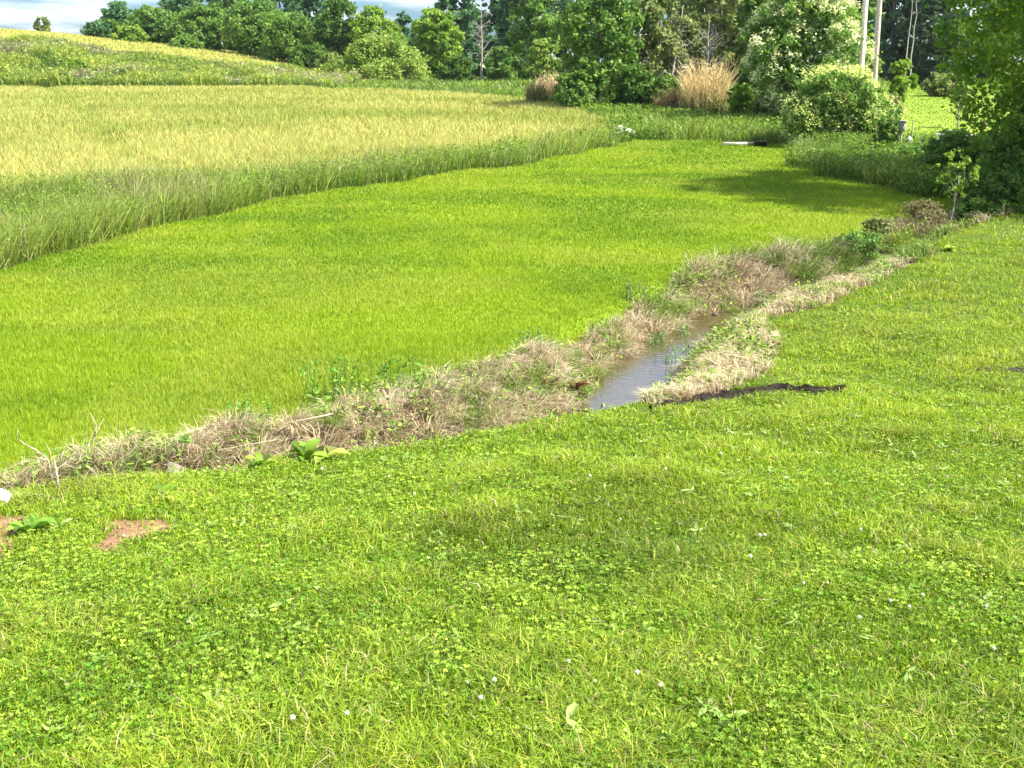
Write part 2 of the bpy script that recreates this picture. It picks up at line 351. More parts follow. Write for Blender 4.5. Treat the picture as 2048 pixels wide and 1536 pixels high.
def near_lawn():
    rng = np.random.default_rng(11); mb = MB()
    for y0, y1, rho, rc in ((1.6, 3.6, 13000, 3000), (3.6, 5.2, 10000, 2200), (5.2, 7.5, 6000, 1100), (7.5, 10.5, 4000, 500), (10.5, 14, 2100, 170), (14, 20, 1000, 60), (20, 32, 380, 0)):
        x, y = scatter(y0, y1, rho, rng, .56, 1.0); r = region(x, y)
        bare = fbm(x, y, 1.4, 301) ; m = ((r == 0) | ((r == 9) & (rng.random(len(x)) < .10))) & (rng.random(len(x)) < np.clip(1.5-1.6*np.clip(bare-.55, 0, 1)*np.where((x > 2.5) & (y > 10), 3, 1), .35, 1)); x, y = x[m], y[m]
        z = terrain(x, y); n = len(x)
        tuft = fbm(x, y, 2.2, 311, 3); fine = noise(x, y, 9, 321); big = fbm(x, y, .5, 331, 2)
        h = (.028+.034*rng.random(n))*(.7+1.0*sst(.42, .68, tuft))
        h *= 1+.5*(rng.random(n) > .97)
        sc = 1+.09*max(0, (y0+y1)/2-4)
        w = (.0034+.0042*rng.random(n)**1.6)*sc
        t = np.clip(.15+.8*(big-.35)+.45*(fine-.5)+.15*rng.standard_normal(n), 0, 1)
        c = mixc(G_DEEP, G_LAWN*1.2, np.clip(t*1.25+.1, 0, 1))
        yl = (rng.random(n) < .16+.3*sst(.5, .75, tuft)); c[yl] = c[yl]*.4+G_YEL*.7; pt = sst(.55, .75, fbm(x, y, .8, 381, 2)); h = h*(1+.2*pt); c = c*(1-.28*pt)[:, None]
        dr = rng.random(n) < .035; c[dr] = C_TAN*.9
        # the pale clover-yellow slope right of the water
        pz = sst(2.0, 3.0, x)*sst(9.8, 11.5, y)*(1-sst(20, 26, y)); k = rng.random(n) < .5*pz*sst(.4, .65, fbm(x, y, .9, 341)); c[k] = c[k]*.45+G_YEL*.55
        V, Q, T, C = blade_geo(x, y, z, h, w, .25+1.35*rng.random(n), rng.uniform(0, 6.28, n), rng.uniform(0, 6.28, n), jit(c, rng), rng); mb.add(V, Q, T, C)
        if rc:
            x, y = scatter(y0, y1, rc, rng, .56, 1.0); r = region(x, y)
            cl = fbm(x, y, 1.1, 351, 3); m = (r == 0) & (rng.random(len(x)) < .1+.9*sst(.36, .56, cl)); x, y = x[m], y[m]; n = len(x)
            z = terrain(x, y)+.018+.034*rng.random(n)+.02*noise(x, y, 6, 361); s = (.0055+.0060*rng.random(n)**1.5)*(1+.05*max(0, y0-3)); a0 = rng.uniform(0, 6.28, n)
            base = mixc(lin((.12, .24, .016)), lin((.31, .43, .05)), np.clip(.42+1.3*(noise(x, y, 4, 371)-.45)+.3*rng.standard_normal(n), 0, 1)); base = jit(base, rng, .22)
            tl = rng.normal(0, .5, (n, 3)); tl[:, 2] = 1
            for k in range(3):
                a = a0+k*2.094; dx = np.stack([np.cos(a), np.sin(a), .12+.0*a], 1)
                Pc = np.stack([x, y, z], 1)+dx*s[:, None]*.62
                V, Q, C = kite_geo(Pc, tl+dx*-.25, dx, s*1.25, s*1.15, base); mb.add(V, Q, None, C)
    # broad rosettes: dandelion and plantain leaves
    x, y = scatter(1.8, 10, 5, rng, .56, .8); r = region(x, y); m = r == 0; x, y = x[m], y[m]
    for xi, yi in zip(x, y):
        k = rng.integers(3, 9); a = rng.uniform(0, 6.28)+np.arange(k)*6.28/k*rng.uniform(.4, 1)+rng.normal(0, .5, k); ln = rng.uniform(.03, .09, k)*rng.uniform(.6, 1.1)
        zc = float(terrain(np.array([xi]), np.array([yi]))[0])+.03
        dx = np.stack([np.cos(a), np.sin(a), rng.uniform(.1, .5, k)], 1)
        Pc = np.array([[xi, yi, zc]])+dx*ln[:, None]*.5
        cc = mixc(lin((.22, .36, .08)), lin((.42, .50, .16)), rng.random(k))
        V, Q, C = kite_geo(Pc, np.tile([0, 0, 1.], (k, 1))+.3*rng.standard_normal((k, 3)), dx, ln, ln*.28, cc); mb.add(V, Q, None, C)
    o = mb.build('clover_lawn', M_GRASS); tag(o, 'short clover and grass lawn in the foreground on the near side of the stream', 'lawn', None, 'stuff')
near_lawn()

def mown_lawn():
    rng = np.random.default_rng(12); mb = MB()
    for y0, y1, rho, w0 in ((6.5, 10, 3600, .0042), (10, 13, 3000, .005), (13, 17, 2000, .007), (17, 23, 1100, .010), (23, 32, 560, .015), (32, 48, 260, .024)):
        x, y = scatter(y0, y1, rho, rng, .56, 1.5); r = region(x, y); m = (r == 1); x, y = x[m], y[m]
        z = terrain(x, y); n = len(x)
        st = .5+.5*np.sin((x*.93+.37*y+1.2*fbm(x, y, .1, 5))*2.2)
        big = fbm(x, y, .28, 401, 3); fine = fbm(x, y, 2.0, 411, 2)
        h = (.028+.030*rng.random(n))*(.75+.7*fine)*(1+.35*(y0 < 13))*(1+.5*sst(.72, .8, rng.random(n)))
        t = np.clip(.60+2.4*(big-.5)+1.3*(fine-.5)+1.7*(fbm(x*.3, y, .8, 431, 2)-.5)+.2*(st-.5)*sst(20, 30, y)+.10*rng.standard_normal(n), 0, 1)
        c = mixc(G_DEEP*1.15, G_LAWN*1.02, t); yl = rng.random(n) < .12+.6*sst(.46, .66, fbm(x, y, .45, 421)); c[yl] = c[yl]*.5+G_YEL*.5
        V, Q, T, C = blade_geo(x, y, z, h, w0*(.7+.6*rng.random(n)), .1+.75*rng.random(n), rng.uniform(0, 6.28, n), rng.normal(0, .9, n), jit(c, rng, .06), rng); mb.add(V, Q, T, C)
    o = mb.build('mown_lawn_grass', M_GRASS); tag(o, 'wide band of bright green mown grass between the stream and the crop field', 'lawn', None, 'stuff')
mown_lawn()

def crop():
    rng = np.random.default_rng(13); mb = MB()
    for y0, y1, rho, w0 in ((17, 28, 420, .012), (28, 40, 300, .017), (40, 58, 150, .028), (58, 90, 80, .042)):
        x, y = scatter(y0, y1, rho, rng, .54, 3); r = region(x, y); m = (r == 4); x, y = x[m], y[m]; z = terrain(x, y); n = len(x)
        big = fbm(x, y*1.8, .09, 501, 3); fine = fbm(x, y, 1.1, 511, 2); gr = 1-sst(3, 14, y-18-np.clip(x, -99, 0)*-.0-.25*(x+12))
        h = .28+.22*rng.random(n)
        trk = np.exp(-((np.mod(x+.5*y+6*fbm(x, y, .03, 7), 21)-10)/.6)**2)
        t = np.clip(.25+2.2*(big-.5)+.8*(fine-.5)+.35*gr+.5*trk+.2*rng.standard_normal(n), 0, 1)
        c = mixc(C_CROP, C_CROPG, np.clip(t*1.2+.08, 0, 1))
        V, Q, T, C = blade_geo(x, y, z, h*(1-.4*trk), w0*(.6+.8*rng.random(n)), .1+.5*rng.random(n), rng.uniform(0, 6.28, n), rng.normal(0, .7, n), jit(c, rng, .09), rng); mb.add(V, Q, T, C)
    o = mb.build('grain_crop', M_DRY); tag(o, 'yellow green grain crop covering the gently rising field', 'crop', None, 'stuff')
    mb = MB()
    x = rng.uniform(-95, -10, 60000); y = rng.uniform(98, 150, 60000); r = region(x, y); m = r == 7; x, y = x[m], y[m]; z = terrain(x, y); n = len(x)
    c = mixc(C_CROP*1.05, C_CROPG, np.clip(.15+.9*(fbm(x, y, .07, 521)-.5)+.15*rng.standard_normal(n), 0, 1))
    V, Q, T, C = blade_geo(x, y, z, .3+.2*rng.random(n), .12+.0*x, .2+.4*rng.random(n), rng.uniform(0, 6.28, n), rng.normal(0, .6, n), jit(c, rng, .1), rng); mb.add(V, Q, T, C)
    o = mb.build('hilltop_crop', M_DRY); tag(o, 'pale yellow crop on the crest of the hill behind the weedy bank', 'crop', None, 'stuff')
crop()

def tallgrass():
    rng = np.random.default_rng(14); mb = MB()
    for y0, y1, rho, w0 in ((9, 17, 850, .009), (17, 24, 620, .012), (24, 34, 360, .017), (34, 48, 180, .025)):
        x, y = scatter(y0, y1, rho, rng, .6, 3); r = region(x, y); m = (r == 3); x, y = x[m], y[m]; z = terrain(x, y); n = len(x)
        big = fbm(x, y, .35, 601, 3); h = (.25+.55*rng.random(n))*(.15+1.75*big); h *= np.where(x > 0, .8, 1)
        t = np.clip(.5+1.6*(big-.5)+.2*rng.standard_normal(n), 0, 1); c = mixc(lin((.10, .19, .025)), lin((.30, .37, .07)), t)
        pk = sst(.5, .68, fbm(x, y, .3, 611)); k = rng.random(n) < .12+.35*pk; c[k] = c[k]*.35+lin((.36, .29, .17))*.65; h[k] *= 1.15
        V, Q, T, C = blade_geo(x, y, z, h, w0*(.6+.8*rng.random(n)), .2+1.2*rng.random(n)**1.5, rng.normal(.2, 1.6, n), rng.normal(0, .8, n), jit(c, rng, .2), rng); mb.add(V, Q, T, C)
    # leafy weeds mixed in
    x, y = scatter(10, 40, 45, rng, .6, 3); r = region(x, y); m = (r == 3) & (fbm(x, y, .5, 621) > .45); x, y = x[m], y[m]; n = len(x); z = terrain(x, y)
    for k in range(9):
        Pk = np.stack([x+rng.normal(0, .08, n), y+rng.normal(0, .08, n), z+rng.uniform(.08, .62, n)], 1); nr = rng.normal(0, .6, (n, 3)); nr[:, 2] += .8
        V, Q, C = kite_geo(Pk, nr, rng.normal(0, 1, (n, 3)), rng.uniform(.05, .12, n), rng.uniform(.015, .035, n), jit(mixc(lin((.10, .19, .02)), lin((.28, .38, .05)), rng.random(n)), rng)); mb.add(V, Q, None, C)
    o = mb.build('tall_grass_strip', M_GRASS); tag(o, 'unmown strip of tall green grass dividing the mown lawn from the crop', 'tall grass', None, 'stuff')
    mb = MB()
    for y0, y1, rho, w0 in ((20, 30, 260, .02), (30, 42, 150, .028), (42, 60, 70, .045), (60, 80, 34, .06), (80, 125, 14, .10)):
        x, y = scatter(y0, y1, rho, rng, .56, 3); r = region(x, y); m = (r == 5); x, y = x[m], y[m]; z = terrain(x, y); n = len(x)
        big = fbm(x, y, .22, 631, 3); h = (.2+.6*rng.random(n))*(.45+1.0*big)*np.where(y > 60, .8, 1)*np.where((y < 40), 1.25, 1)
        t = np.clip(.5+1.8*(big-.5)+.2*rng.standard_normal(n), 0, 1); c = mixc(lin((.07, .15, .02)), lin((.24, .33, .055)), t)
        k = rng.random(n) < .08+.3*sst(.5, .7, fbm(x, y, .15, 641)); c[k] = c[k]*.5+lin((.34, .29, .18))*.5
        V, Q, T, C = blade_geo(x, y, z, h, w0*(.6+.8*rng.random(n)), .2+1.2*rng.random(n), rng.uniform(0, 6.28, n), rng.normal(0, .8, n), jit(c, rng, .22), rng); mb.add(V, Q, T, C)
    for y0, y1, rho, sz in ((20, 42, 75, .09), (42, 70, 24, .14)):
        x, y = scatter(y0, y1, rho, rng, .56, 3); r = region(x, y); m = (r == 5) & (fbm(x, y, .4, 661) > .42); x, y = x[m], y[m]; n = len(x); z = terrain(x, y)
        for k in range(8):
            Pk = np.stack([x+rng.normal(0, .12, n), y+rng.normal(0, .12, n), z+rng.uniform(.05, .6, n)], 1); nr = rng.normal(0, .6, (n, 3)); nr[:, 2] += .8
            V, Q, C = kite_geo(Pk, nr, rng.normal(0, 1, (n, 3)), sz*rng.uniform(.7, 1.4, n), sz*rng.uniform(.4, .7, n), jit(mixc(lin((.06, .14, .02)), lin((.24, .34, .05)), rng.random(n)), rng)); mb.add(V, Q, None, C)
    o = mb.build('rough_grass', M_GRASS); tag(o, 'rough knee high meadow grass in front of the trees', 'rough grass', None, 'stuff')
    mb = MB()
    x = rng.uniform(12, 50, 60000); y = rng.uniform(33, 106, 60000); r = region(x, y); m = r == 8; x, y = x[m], y[m]; z = terrain(x, y); n = len(x)
    c = mixc(G_DEEP*1.5+.02, G_LAWN*.62+.02, np.clip(.6+1.2*(fbm(x, y, .2, 651)-.5)+.1*rng.standard_normal(n), 0, 1))
    V, Q, T, C = blade_geo(x, y, z, .03+.03*rng.random(n), .05+.0*x, .3*rng.random(n), rng.uniform(0, 6.28, n), rng.normal(0, .6, n), jit(c, rng, .1), rng); mb.add(V, Q, T, C)
    o = mb.build('meadow_grass', M_GRASS); tag(o, 'sunlit short grass of the meadow seen behind the right hand shrubs', 'meadow', None, 'stuff')
tallgrass()

def weedbank():
    rng = np.random.default_rng(15); mb = MB(); n0 = 110000
    x = rng.uniform(-62, -8, n0); y = rng.uniform(80, 106, n0); r = region(x, y); m = r == 6; x, y = x[m], y[m]; z = terrain(x, y); n = len(x)
    big = fbm(x, y, .16, 701, 3); b2 = fbm(x, y, .55, 711, 2)
    hh = .25+1.1*big*b2*2
    t = np.clip(.5+2.2*(b2-.5)+.2*rng.standard_normal(n), 0, 1); c = mixc(lin((.11, .18, .035)), lin((.33, .40, .08)), t)
    k = rng.random(n) < .55*sst(.5, .66, fbm(x, y, .13, 721)); c[k] = lin((.34, .31, .19))
    P_ = np.stack([x, y, z+hh*rng.random(n)], 1); nr = rng.normal(0, .7, (n, 3)); nr[:, 2] += .7
    V, Q, C = kite_geo(P_, nr, rng.normal(0, 1, (n, 3)), rng.uniform(.14, .34, n), rng.uniform(.08, .2, n), jit(c, rng, .2)); mb.add(V, Q, None, C)
    V, Q, T, C = blade_geo(x[::2], y[::2], z[::2], hh[::2]*1.15, .09+0*x[::2], .1+.6*rng.random(len(x[::2])), rng.uniform(0, 6.28, len(x[::2])), rng.normal(0, .7, len(x[::2])), jit(c[::2], rng, .2), rng); mb.add(V, Q, T, C)
    o = mb.build('bank_weeds', M_GRASS); tag(o, 'overgrown weeds and brambles covering the steep bank across the field', 'weeds', None, 'stuff')
weedbank()

def drygrass():
    rng = np.random.default_rng(16); mb = MB()
    for y0, y1, rho, w0 in ((5.5, 9, 1100, .005), (9, 12, 1100, .0055), (12, 17, 800, .007), (17, 22, 500, .011), (22, 32, 260, .016)):
        x, y = scatter(y0, y1, rho, rng, .6, 1.5); r = region(x, y); m = (r == 2); x, y = x[m], y[m]; d, s, arc, hw = creek(x, y); m = (d > hw*1.02) | (arc > 12); x, y, arc = x[m], y[m], arc[m]; z = terrain(x, y); n = len(x)
        tu = fbm(x, y, 1.6, 801, 3); fine = noise(x, y, 5, 811)
        h = (.05+.09*rng.random(n))*(.3+1.4*tu); up = rng.random(n) < .15; h[up] *= 1.5; h *= 1+1.3*sst(18, 22, y)*rng.random(n)
        t = np.clip(.3+1.2*(fine-.5)+.28*rng.standard_normal(n), 0, 1); c = mixc(lin((.60, .49, .31)), lin((.22, .155, .08)), t)
        g = rng.random(n) < .14+.6*sst(.48, .64, fbm(x, y, .9, 821))+.35*sst(17, 22, y); c[g] = mixc(lin((.10, .20, .03)), lin((.26, .34, .07)), rng.random(g.sum())); h[g] *= .95
        # stems lie over towards the water
        cx = np.interp(arc, np.arange(len(CREEK)), CREEK[:, 0]); cy = np.interp(arc, np.arange(len(CREEK)), CREEK[:, 1])
        az_ = np.arctan2(cy-y, cx-x)+rng.normal(0, .9, n)
        V, Q, T, C = blade_geo(x, y, z, h, w0*(.6+.8*rng.random(n)), np.where(g, .5, 1.0)*(.3+1.1*rng.random(n)), az_, rng.uniform(0, 6.28, n), jit(c, rng, .2), rng); mb.add(V, Q, T, C)
        # loose straw lying flat
        q = rng.random(n) < .35; P_ = np.stack([x[q], y[q], z[q]+.03+.08*rng.random(q.sum())*tu[q]*2], 1); ax = rng.normal(0, 1, (q.sum(), 3)); ax[:, 2] *= .25
        V, Q, C = kite_geo(P_, np.tile([0, 0, 1.], (q.sum(), 1))+.4*rng.standard_normal((q.sum(), 3)), ax, rng.uniform(.1, .26, q.sum()), w0*1.1, jit(np.tile(lin((.60, .46, .30)), (q.sum(), 1)), rng, .25)); mb.add(V, Q, None, C)
    x, y = scatter(5.5, 28, 30, rng, .6, 1.5); r = region(x, y); d, s, arc, hw = creek(x, y); m = (r == 2) & (d > hw*1.1); x, y, arc = x[m], y[m], arc[m]
    cx = np.interp(arc, np.arange(len(CREEK)), CREEK[:, 0]); cy = np.interp(arc, np.arange(len(CREEK)), CREEK[:, 1]); dn = np.hypot(cx-x, cy-y)+.01
    for xi, yi, ux, uy, sd_, ar_ in zip(x, y, (cx-x)/dn, (cy-y)/dn, s[m], arc):
        far_ = max(1, yi/11); k = int(rng.integers(70, 130)/far_**1.2)+8; a = rng.uniform(0, 6.28, k); q = np.sqrt(rng.random(k))*rng.uniform(.05, .12)
        gx, gy = xi+np.cos(a)*q, yi+np.sin(a)*q; zz0 = terrain(gx, gy); H_ = rng.uniform(.12, .32)*(1 if yi < 17 else 1.4)
        vx, vy = np.cos(a)*.8+ux*.7+rng.normal(0, .3, k), np.sin(a)*.8+uy*.7+rng.normal(0, .3, k)
        tint = rng.random(); base = mixc(lin((.70, .60, .40)), lin((.30, .23, .13)), np.clip(tint*.7+.25*rng.standard_normal(k), 0, 1))
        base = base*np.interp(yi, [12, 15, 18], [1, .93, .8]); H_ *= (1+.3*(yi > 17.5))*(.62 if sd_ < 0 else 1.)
        if rng.random() < .08+.42*(yi > 17.5)+.45*float(sst(.54, .64, fbm(np.array([xi]), np.array([yi]), .8, 841))[0]): base = mixc(lin((.10, .20, .03)), lin((.34, .42, .10))*(.55+.45*(yi < 17)), rng.random(k))
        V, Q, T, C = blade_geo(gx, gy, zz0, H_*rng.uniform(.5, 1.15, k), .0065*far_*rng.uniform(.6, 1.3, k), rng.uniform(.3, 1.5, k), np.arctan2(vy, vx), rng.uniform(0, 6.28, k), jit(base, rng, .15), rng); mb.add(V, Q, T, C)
    x, y = scatter(6, 26, 70, rng, .6, 1.5); r = region(x, y); d, s, arc, hw = creek(x, y); m = (r == 2) & (d > hw) & (fbm(x, y, 1.0, 831) > .46); x, y = x[m], y[m]; n = len(x); z = terrain(x, y)
    for k in range(10):
        Pk = np.stack([x+rng.normal(0, .05, n), y+rng.normal(0, .05, n), z+rng.uniform(.02, .22, n)], 1); nr = rng.normal(0, .6, (n, 3)); nr[:, 2] += .8
        V, Q, C = kite_geo(Pk, nr, rng.normal(0, 1, (n, 3)), rng.uniform(.04, .09, n), rng.uniform(.012, .03, n), jit(mixc(lin((.07, .15, .02)), lin((.30, .40, .08)), rng.random(n)), rng)); mb.add(V, Q, None, C)
    o = mb.build('dead_bank_grass', M_DRY); tag(o, 'matted tan dead grass with green weeds lining both banks of the stream', 'dead grass', None, 'stuff')
drygrass()

# ------------------------------------------------------------------ trees and shrubs
BARK = lin((.16, .12, .085)); PALE = lin((.50, .46, .40))
def leaves(mb, cen, rad, n, size, pal, rng, up=.5, asp=1.5, droop=0.0, shell=.55, clvar=.22):
    cen = np.asarray(cen); rad = np.asarray(rad); w = rad**2; w = w/w.sum(); k = rng.choice(len(cen), n, p=w)
    d = rng.standard_normal((n, 3)); d /= np.linalg.norm(d, axis=1)[:, None]
    sub = rng.standard_normal((len(cen), 7, 3)); sub /= np.linalg.norm(sub, axis=2)[:, :, None]; sj = sub[k, rng.integers(0, 7, n)]
    rr = (shell+(1-shell)*rng.random(n))*rad[k]; fz = rng.random(n) < .6; dd = np.where(fz[:, None], sj*1.05+rng.normal(0, .26, (n, 3)), d); P = cen[k]+dd*rr[:, None]*np.array([1, 1, .8])
    nr = d*.7+rng.normal(0, .55, (n, 3)); nr[:, 2] += up
    ax = rng.normal(0, 1, (n, 3)); ax[:, 2] -= droop
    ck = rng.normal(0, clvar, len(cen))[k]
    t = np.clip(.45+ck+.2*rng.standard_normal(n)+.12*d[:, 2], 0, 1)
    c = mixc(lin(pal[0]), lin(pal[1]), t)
    s = size*rng.uniform(.6, 1.3, n)
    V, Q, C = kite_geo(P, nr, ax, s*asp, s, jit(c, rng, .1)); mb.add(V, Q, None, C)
def crown_centres(rng, k, cx, cy, z0, z1, R0, shape='round', ry=None):
    out = []; rad = []; H = z1-z0; ry = ry or R0; ph = rng.uniform(0, 6.28, 3); lob = .13 if shape in ('bush', 'tall') else .09
    for i in range(k):
        h = (i+.5)/k if k > 6 else rng.random(); h = np.clip(h+rng.normal(0, .05), .02, .97)
        if shape == 'round': prof = math.sqrt(max(.04, 1-(2*h-1)**2))*.9+.05
        elif shape == 'bush': prof = math.sqrt(max(.05, 1-(h*.98)**2.2))
        elif shape == 'tall': prof = math.sin(math.pi*min(.97, .1+.85*h))**.7
        elif shape == 'cone': prof = (1-h)*.95+.04
        a = i*2.39996+rng.normal(0, .35); q = math.sqrt(rng.uniform(.12, 1.0))*prof*(1+lob*math.sin(2*a+ph[0])+lob*math.sin(3*a+ph[1]+4*h)+.6*lob*math.sin(9*h+ph[2]+a))
        out.append((cx+R0*q*math.cos(a), cy+ry*q*math.sin(a), z0+H*h)); rad.append(R0*rng.uniform(.15, .31)*(.65+.5*prof))
    return np.array(out), np.array(rad)
def limb(mb, a, b, r0, r1, rng, C, k=5, wob=.08, n=5):
    a, b = np.array(a, float), np.array(b, float); L_ = np.linalg.norm(b-a); t = np.linspace(0, 1, n)[:, None]
    P = a*(1-t)+b*t; P[1:-1] += rng.normal(0, wob*L_, (n-2, 3)); P[:, 2] += (np.sin(t[:, 0]*math.pi))*.06*L_
    mb.tube(P, r0*(1-t[:, 0])+r1*t[:, 0], C, k); return P
def tree(name, label, px, top, wpx, y, pal, nleaf, leaf, shape='round', k=34, low=.12, seed=0, cat='tree', group=None, bark=BARK, trunk=True, tr=None, droop=0., clvar=.22, depth=None, sparse=1.0, x=None, blossoms=None, htop=None):
    rng = np.random.default_rng(1000+seed)
    xx, z, dep = wx(px, y); z1 = ztop(top, y) if htop is None else z+htop; H = z1-z; R0 = wpx/2/F*dep
    root = thing(name, (xx, y, z), label, cat, group)
    cen, rad = crown_centres(rng, k, 0, 0, H*low, H-.12*R0, R0, shape, depth)
    rad = np.minimum(rad, H*.3)
    cen[:, 2] = np.minimum(cen[:, 2], H-rad*.8); cen[:, :2] *= (1-.55*rad/R0)[:, None]
    mb = MB()
    if trunk:
        r0 = tr or max(.03, H*.018); th = H*.72
        P = limb(mb, (0, 0, -.15), (rng.normal(0, .03*H), rng.normal(0, .03*H), th), r0, r0*.3, rng, bark, 7, .012, 7)
        for j in rng.choice(len(cen), min(len(cen), 16), replace=False):
            f = np.clip((cen[j, 2]/H)*.75-.08, max(.08, low*1.15), .95); s0 = P[int(f*6)]
            limb(mb, s0, cen[j], r0*(.42-.25*f), r0*.07, rng, bark, 5, .07, 5)
    else:
        for j in rng.choice(len(cen), min(len(cen), 14), replace=False): limb(mb, (rng.normal(0, .06*R0), rng.normal(0, .06*R0), -.1), cen[j], max(.012, .02*R0), .006, rng, bark, 4, .06, 4)
    mb.build('trunk' if trunk else 'stems', M_BARK, root, smooth=True)
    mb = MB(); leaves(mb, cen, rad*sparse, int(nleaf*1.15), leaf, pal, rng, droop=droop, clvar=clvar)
    # a few sprays poking out of the outline
    m = 26; a = rng.uniform(0, 6.28, m); hz = rng.uniform(.2, 1.0, m); pr = np.sqrt(np.clip(1-(2*hz-1)**2, .05, 1)) if shape != 'bush' else np.sqrt(1-hz**2*.9)
    sc = np.stack([np.cos(a)*R0*pr*.95, np.sin(a)*R0*pr*.95, H*(low+(1-low)*hz)], 1); leaves(mb, sc, np.full(m, R0*.12), int(nleaf*.12), leaf*.9, pal, rng, droop=droop)
    mb.build('crown', M_LEAF, root)
    if blossoms:
        mb = MB(); n, s, c0, c1 = blossoms; k_ = rng.choice(len(cen), n, p=rad**2/(rad**2).sum()); d = rng.standard_normal((n, 3)); d[:, 2] = np.abs(d[:, 2])*.9+.05*rng.standard_normal(n)
        out_ = cen[k_].copy(); out_[:, 2] -= H*.45; out_ /= np.linalg.norm(out_, axis=1)[:, None]; d = d/np.linalg.norm(d, axis=1)[:, None]+out_*.9; d /= np.linalg.norm(d, axis=1)[:, None]
        Pc = cen[k_]+d*rad[k_][:, None]*1.02
        for q in range(7):
            P2 = Pc+rng.normal(0, s*.7, (n, 3)); V, Q, C = kite_geo(P2, rng.normal(0, .6, (n, 3))+np.array([0, 0, .8]), rng.normal(0, 1, (n, 3)), s*rng.uniform(.8, 1.5, n), s*.7, mixc(lin(c0), lin(c1), rng.random(n))); mb.add(V, Q, None, C)
        b = mb.build('blossoms', M_PETAL, root)
    return root
BLU = ((.055, .14, .06), (.15, .27, .11)); DRK = ((.05, .12, .022), (.15, .25, .045)); MID = ((.09, .19, .038), (.23, .355, .075))  # BLU puts distance haze into the leaf colour of the far trees
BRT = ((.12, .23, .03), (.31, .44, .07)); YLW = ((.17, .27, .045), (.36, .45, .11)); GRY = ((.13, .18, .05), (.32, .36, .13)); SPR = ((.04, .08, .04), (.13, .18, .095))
TL = 'trees along the far edge of the field'
FT = [  # name,label,px,top,w,y,pal,n,leaf,shape
 ('broadleaf_tree', 'small dark tree at the very left end of the far tree line', 196, 44, 60, 141, BLU, 1500, .34, 'round'),
 ('broadleaf_tree', 'dark loose topped tree second from the left end of the tree line', 243, 4, 78, 146, BLU, 2300, .34, 'tall'),
 ('shrub', 'bright green low shrub under the left end of the tree line', 262, 52, 70, 136, BRT, 1500, .30, 'bush'),
 ('broadleaf_tree', 'dark domed tree just left of the rounded mid green tree', 218, 38, 70, 143, DRK, 1800, .34, 'round'),
 ('broadleaf_tree', 'rounded mid green tree standing behind the hill crest near its left end', 312, 12, 105, 142, MID, 3200, .32, 'round'),
 ('broadleaf_tree', 'tall bluish green tree rising out of the top above the hill crest', 372, -30, 100, 152, BLU, 3200, .36, 'tall'),
 ('broadleaf_tree', 'broad mid green tree whose low crown touches the hill crest', 412, 8, 120, 139, MID, 3600, .32, 'round'),
 ('shrub', 'small bright shrub on the crest below the broad mid green tree', 372, 68, 64, 134, MID, 1300, .30, 'bush'),
 ('broadleaf_tree', 'dark tree with a narrow crown between two broad mid green trees', 462, -12, 90, 147, DRK, 3000, .34, 'tall'),
 ('broadleaf_tree', 'broad mid green tree with pale top left of the bluish pair', 512, -2, 120, 136, MID, 3800, .31, 'round'),
 ('broadleaf_tree', 'tall bluish tree cut by the top edge above the foot of the hill', 560, -60, 100, 148, BLU, 3200, .36, 'tall'),
 ('broadleaf_tree', 'rounded green tree in the front row above the end of the hilltop crop', 572, 22, 118, 130, MID, 3800, .30, 'round'),
 ('broadleaf_tree', 'second tall bluish tree cut by the top edge', 628, -40, 110, 142, BLU, 3600, .34, 'tall'),
 ('shrub', 'low dark shrub at the foot of the slope in the tree line', 622, 88, 90, 122, DRK, 2200, .26, 'bush'),
 ('broadleaf_tree', 'dense dark green tree left of the sky gap', 682, -8, 100, 127, DRK, 3600, .30, 'round'),
 ('broadleaf_tree', 'bright tree with tufted top below the sky gap', 752, 14, 110, 124, BRT, 4200, .28, 'round'),
 ('shrub', 'large pale yellow green rounded shrub in front of the tree line', 768, 64, 172, 112, YLW, 5200, .24, 'bush'),
 ('shrub', 'small grey green shrub left of the large pale shrub', 664, 106, 60, 116, GRY, 1300, .24, 'bush'),
 ('broadleaf_tree', 'small faint tree top showing in the sky gap', 808, 24, 50, 150, BLU, 1500, .34, 'tall'),
 ('broadleaf_tree', 'wide mid green tree with fresh lime foliage right of the sky gap', 874, 16, 112, 118, BRT, 4600, .27, 'round'),
 ('broadleaf_tree', 'tall bluish tree behind the wide lime tree', 918, -60, 96, 136, BLU, 3400, .34, 'tall'),
 ('broadleaf_tree', 'loose bluish tree just right of the bare dead tree', 1002, -45, 92, 130, BLU, 2600, .34, 'tall'),
 ('shrub', 'dark green shrub left of the foot of the bare dead tree', 918, 112, 74, 110, DRK, 2000, .23, 'bush'),
 ('shrub', 'dark green spreading shrub right of the foot of the bare dead tree', 1008, 92, 92, 110, MID, 2600, .23, 'bush'),
 ('broadleaf_tree', 'green tree rising behind the left tan reed clump', 1066, -50, 104, 104, MID, 4200, .26, 'tall'),
 ('shrub', 'pale green shrub directly behind the left tan reed clump', 1086, 78, 76, 88, YLW, 2800, .19, 'bush'),
]
for i, (nm, lb, px, tp, w, y, pl, n, lf, sh) in enumerate(FT):
    tree(nm, lb, px, tp, w, y, pl, int(n*2.2), lf*.85, sh, k=60 if nm != 'shrub' else 26, low=.05 if nm != 'shrub' else .06, seed=i, cat='tree' if nm != 'shrub' else 'shrub', group=TL, trunk=nm != 'shrub', clvar=.28)
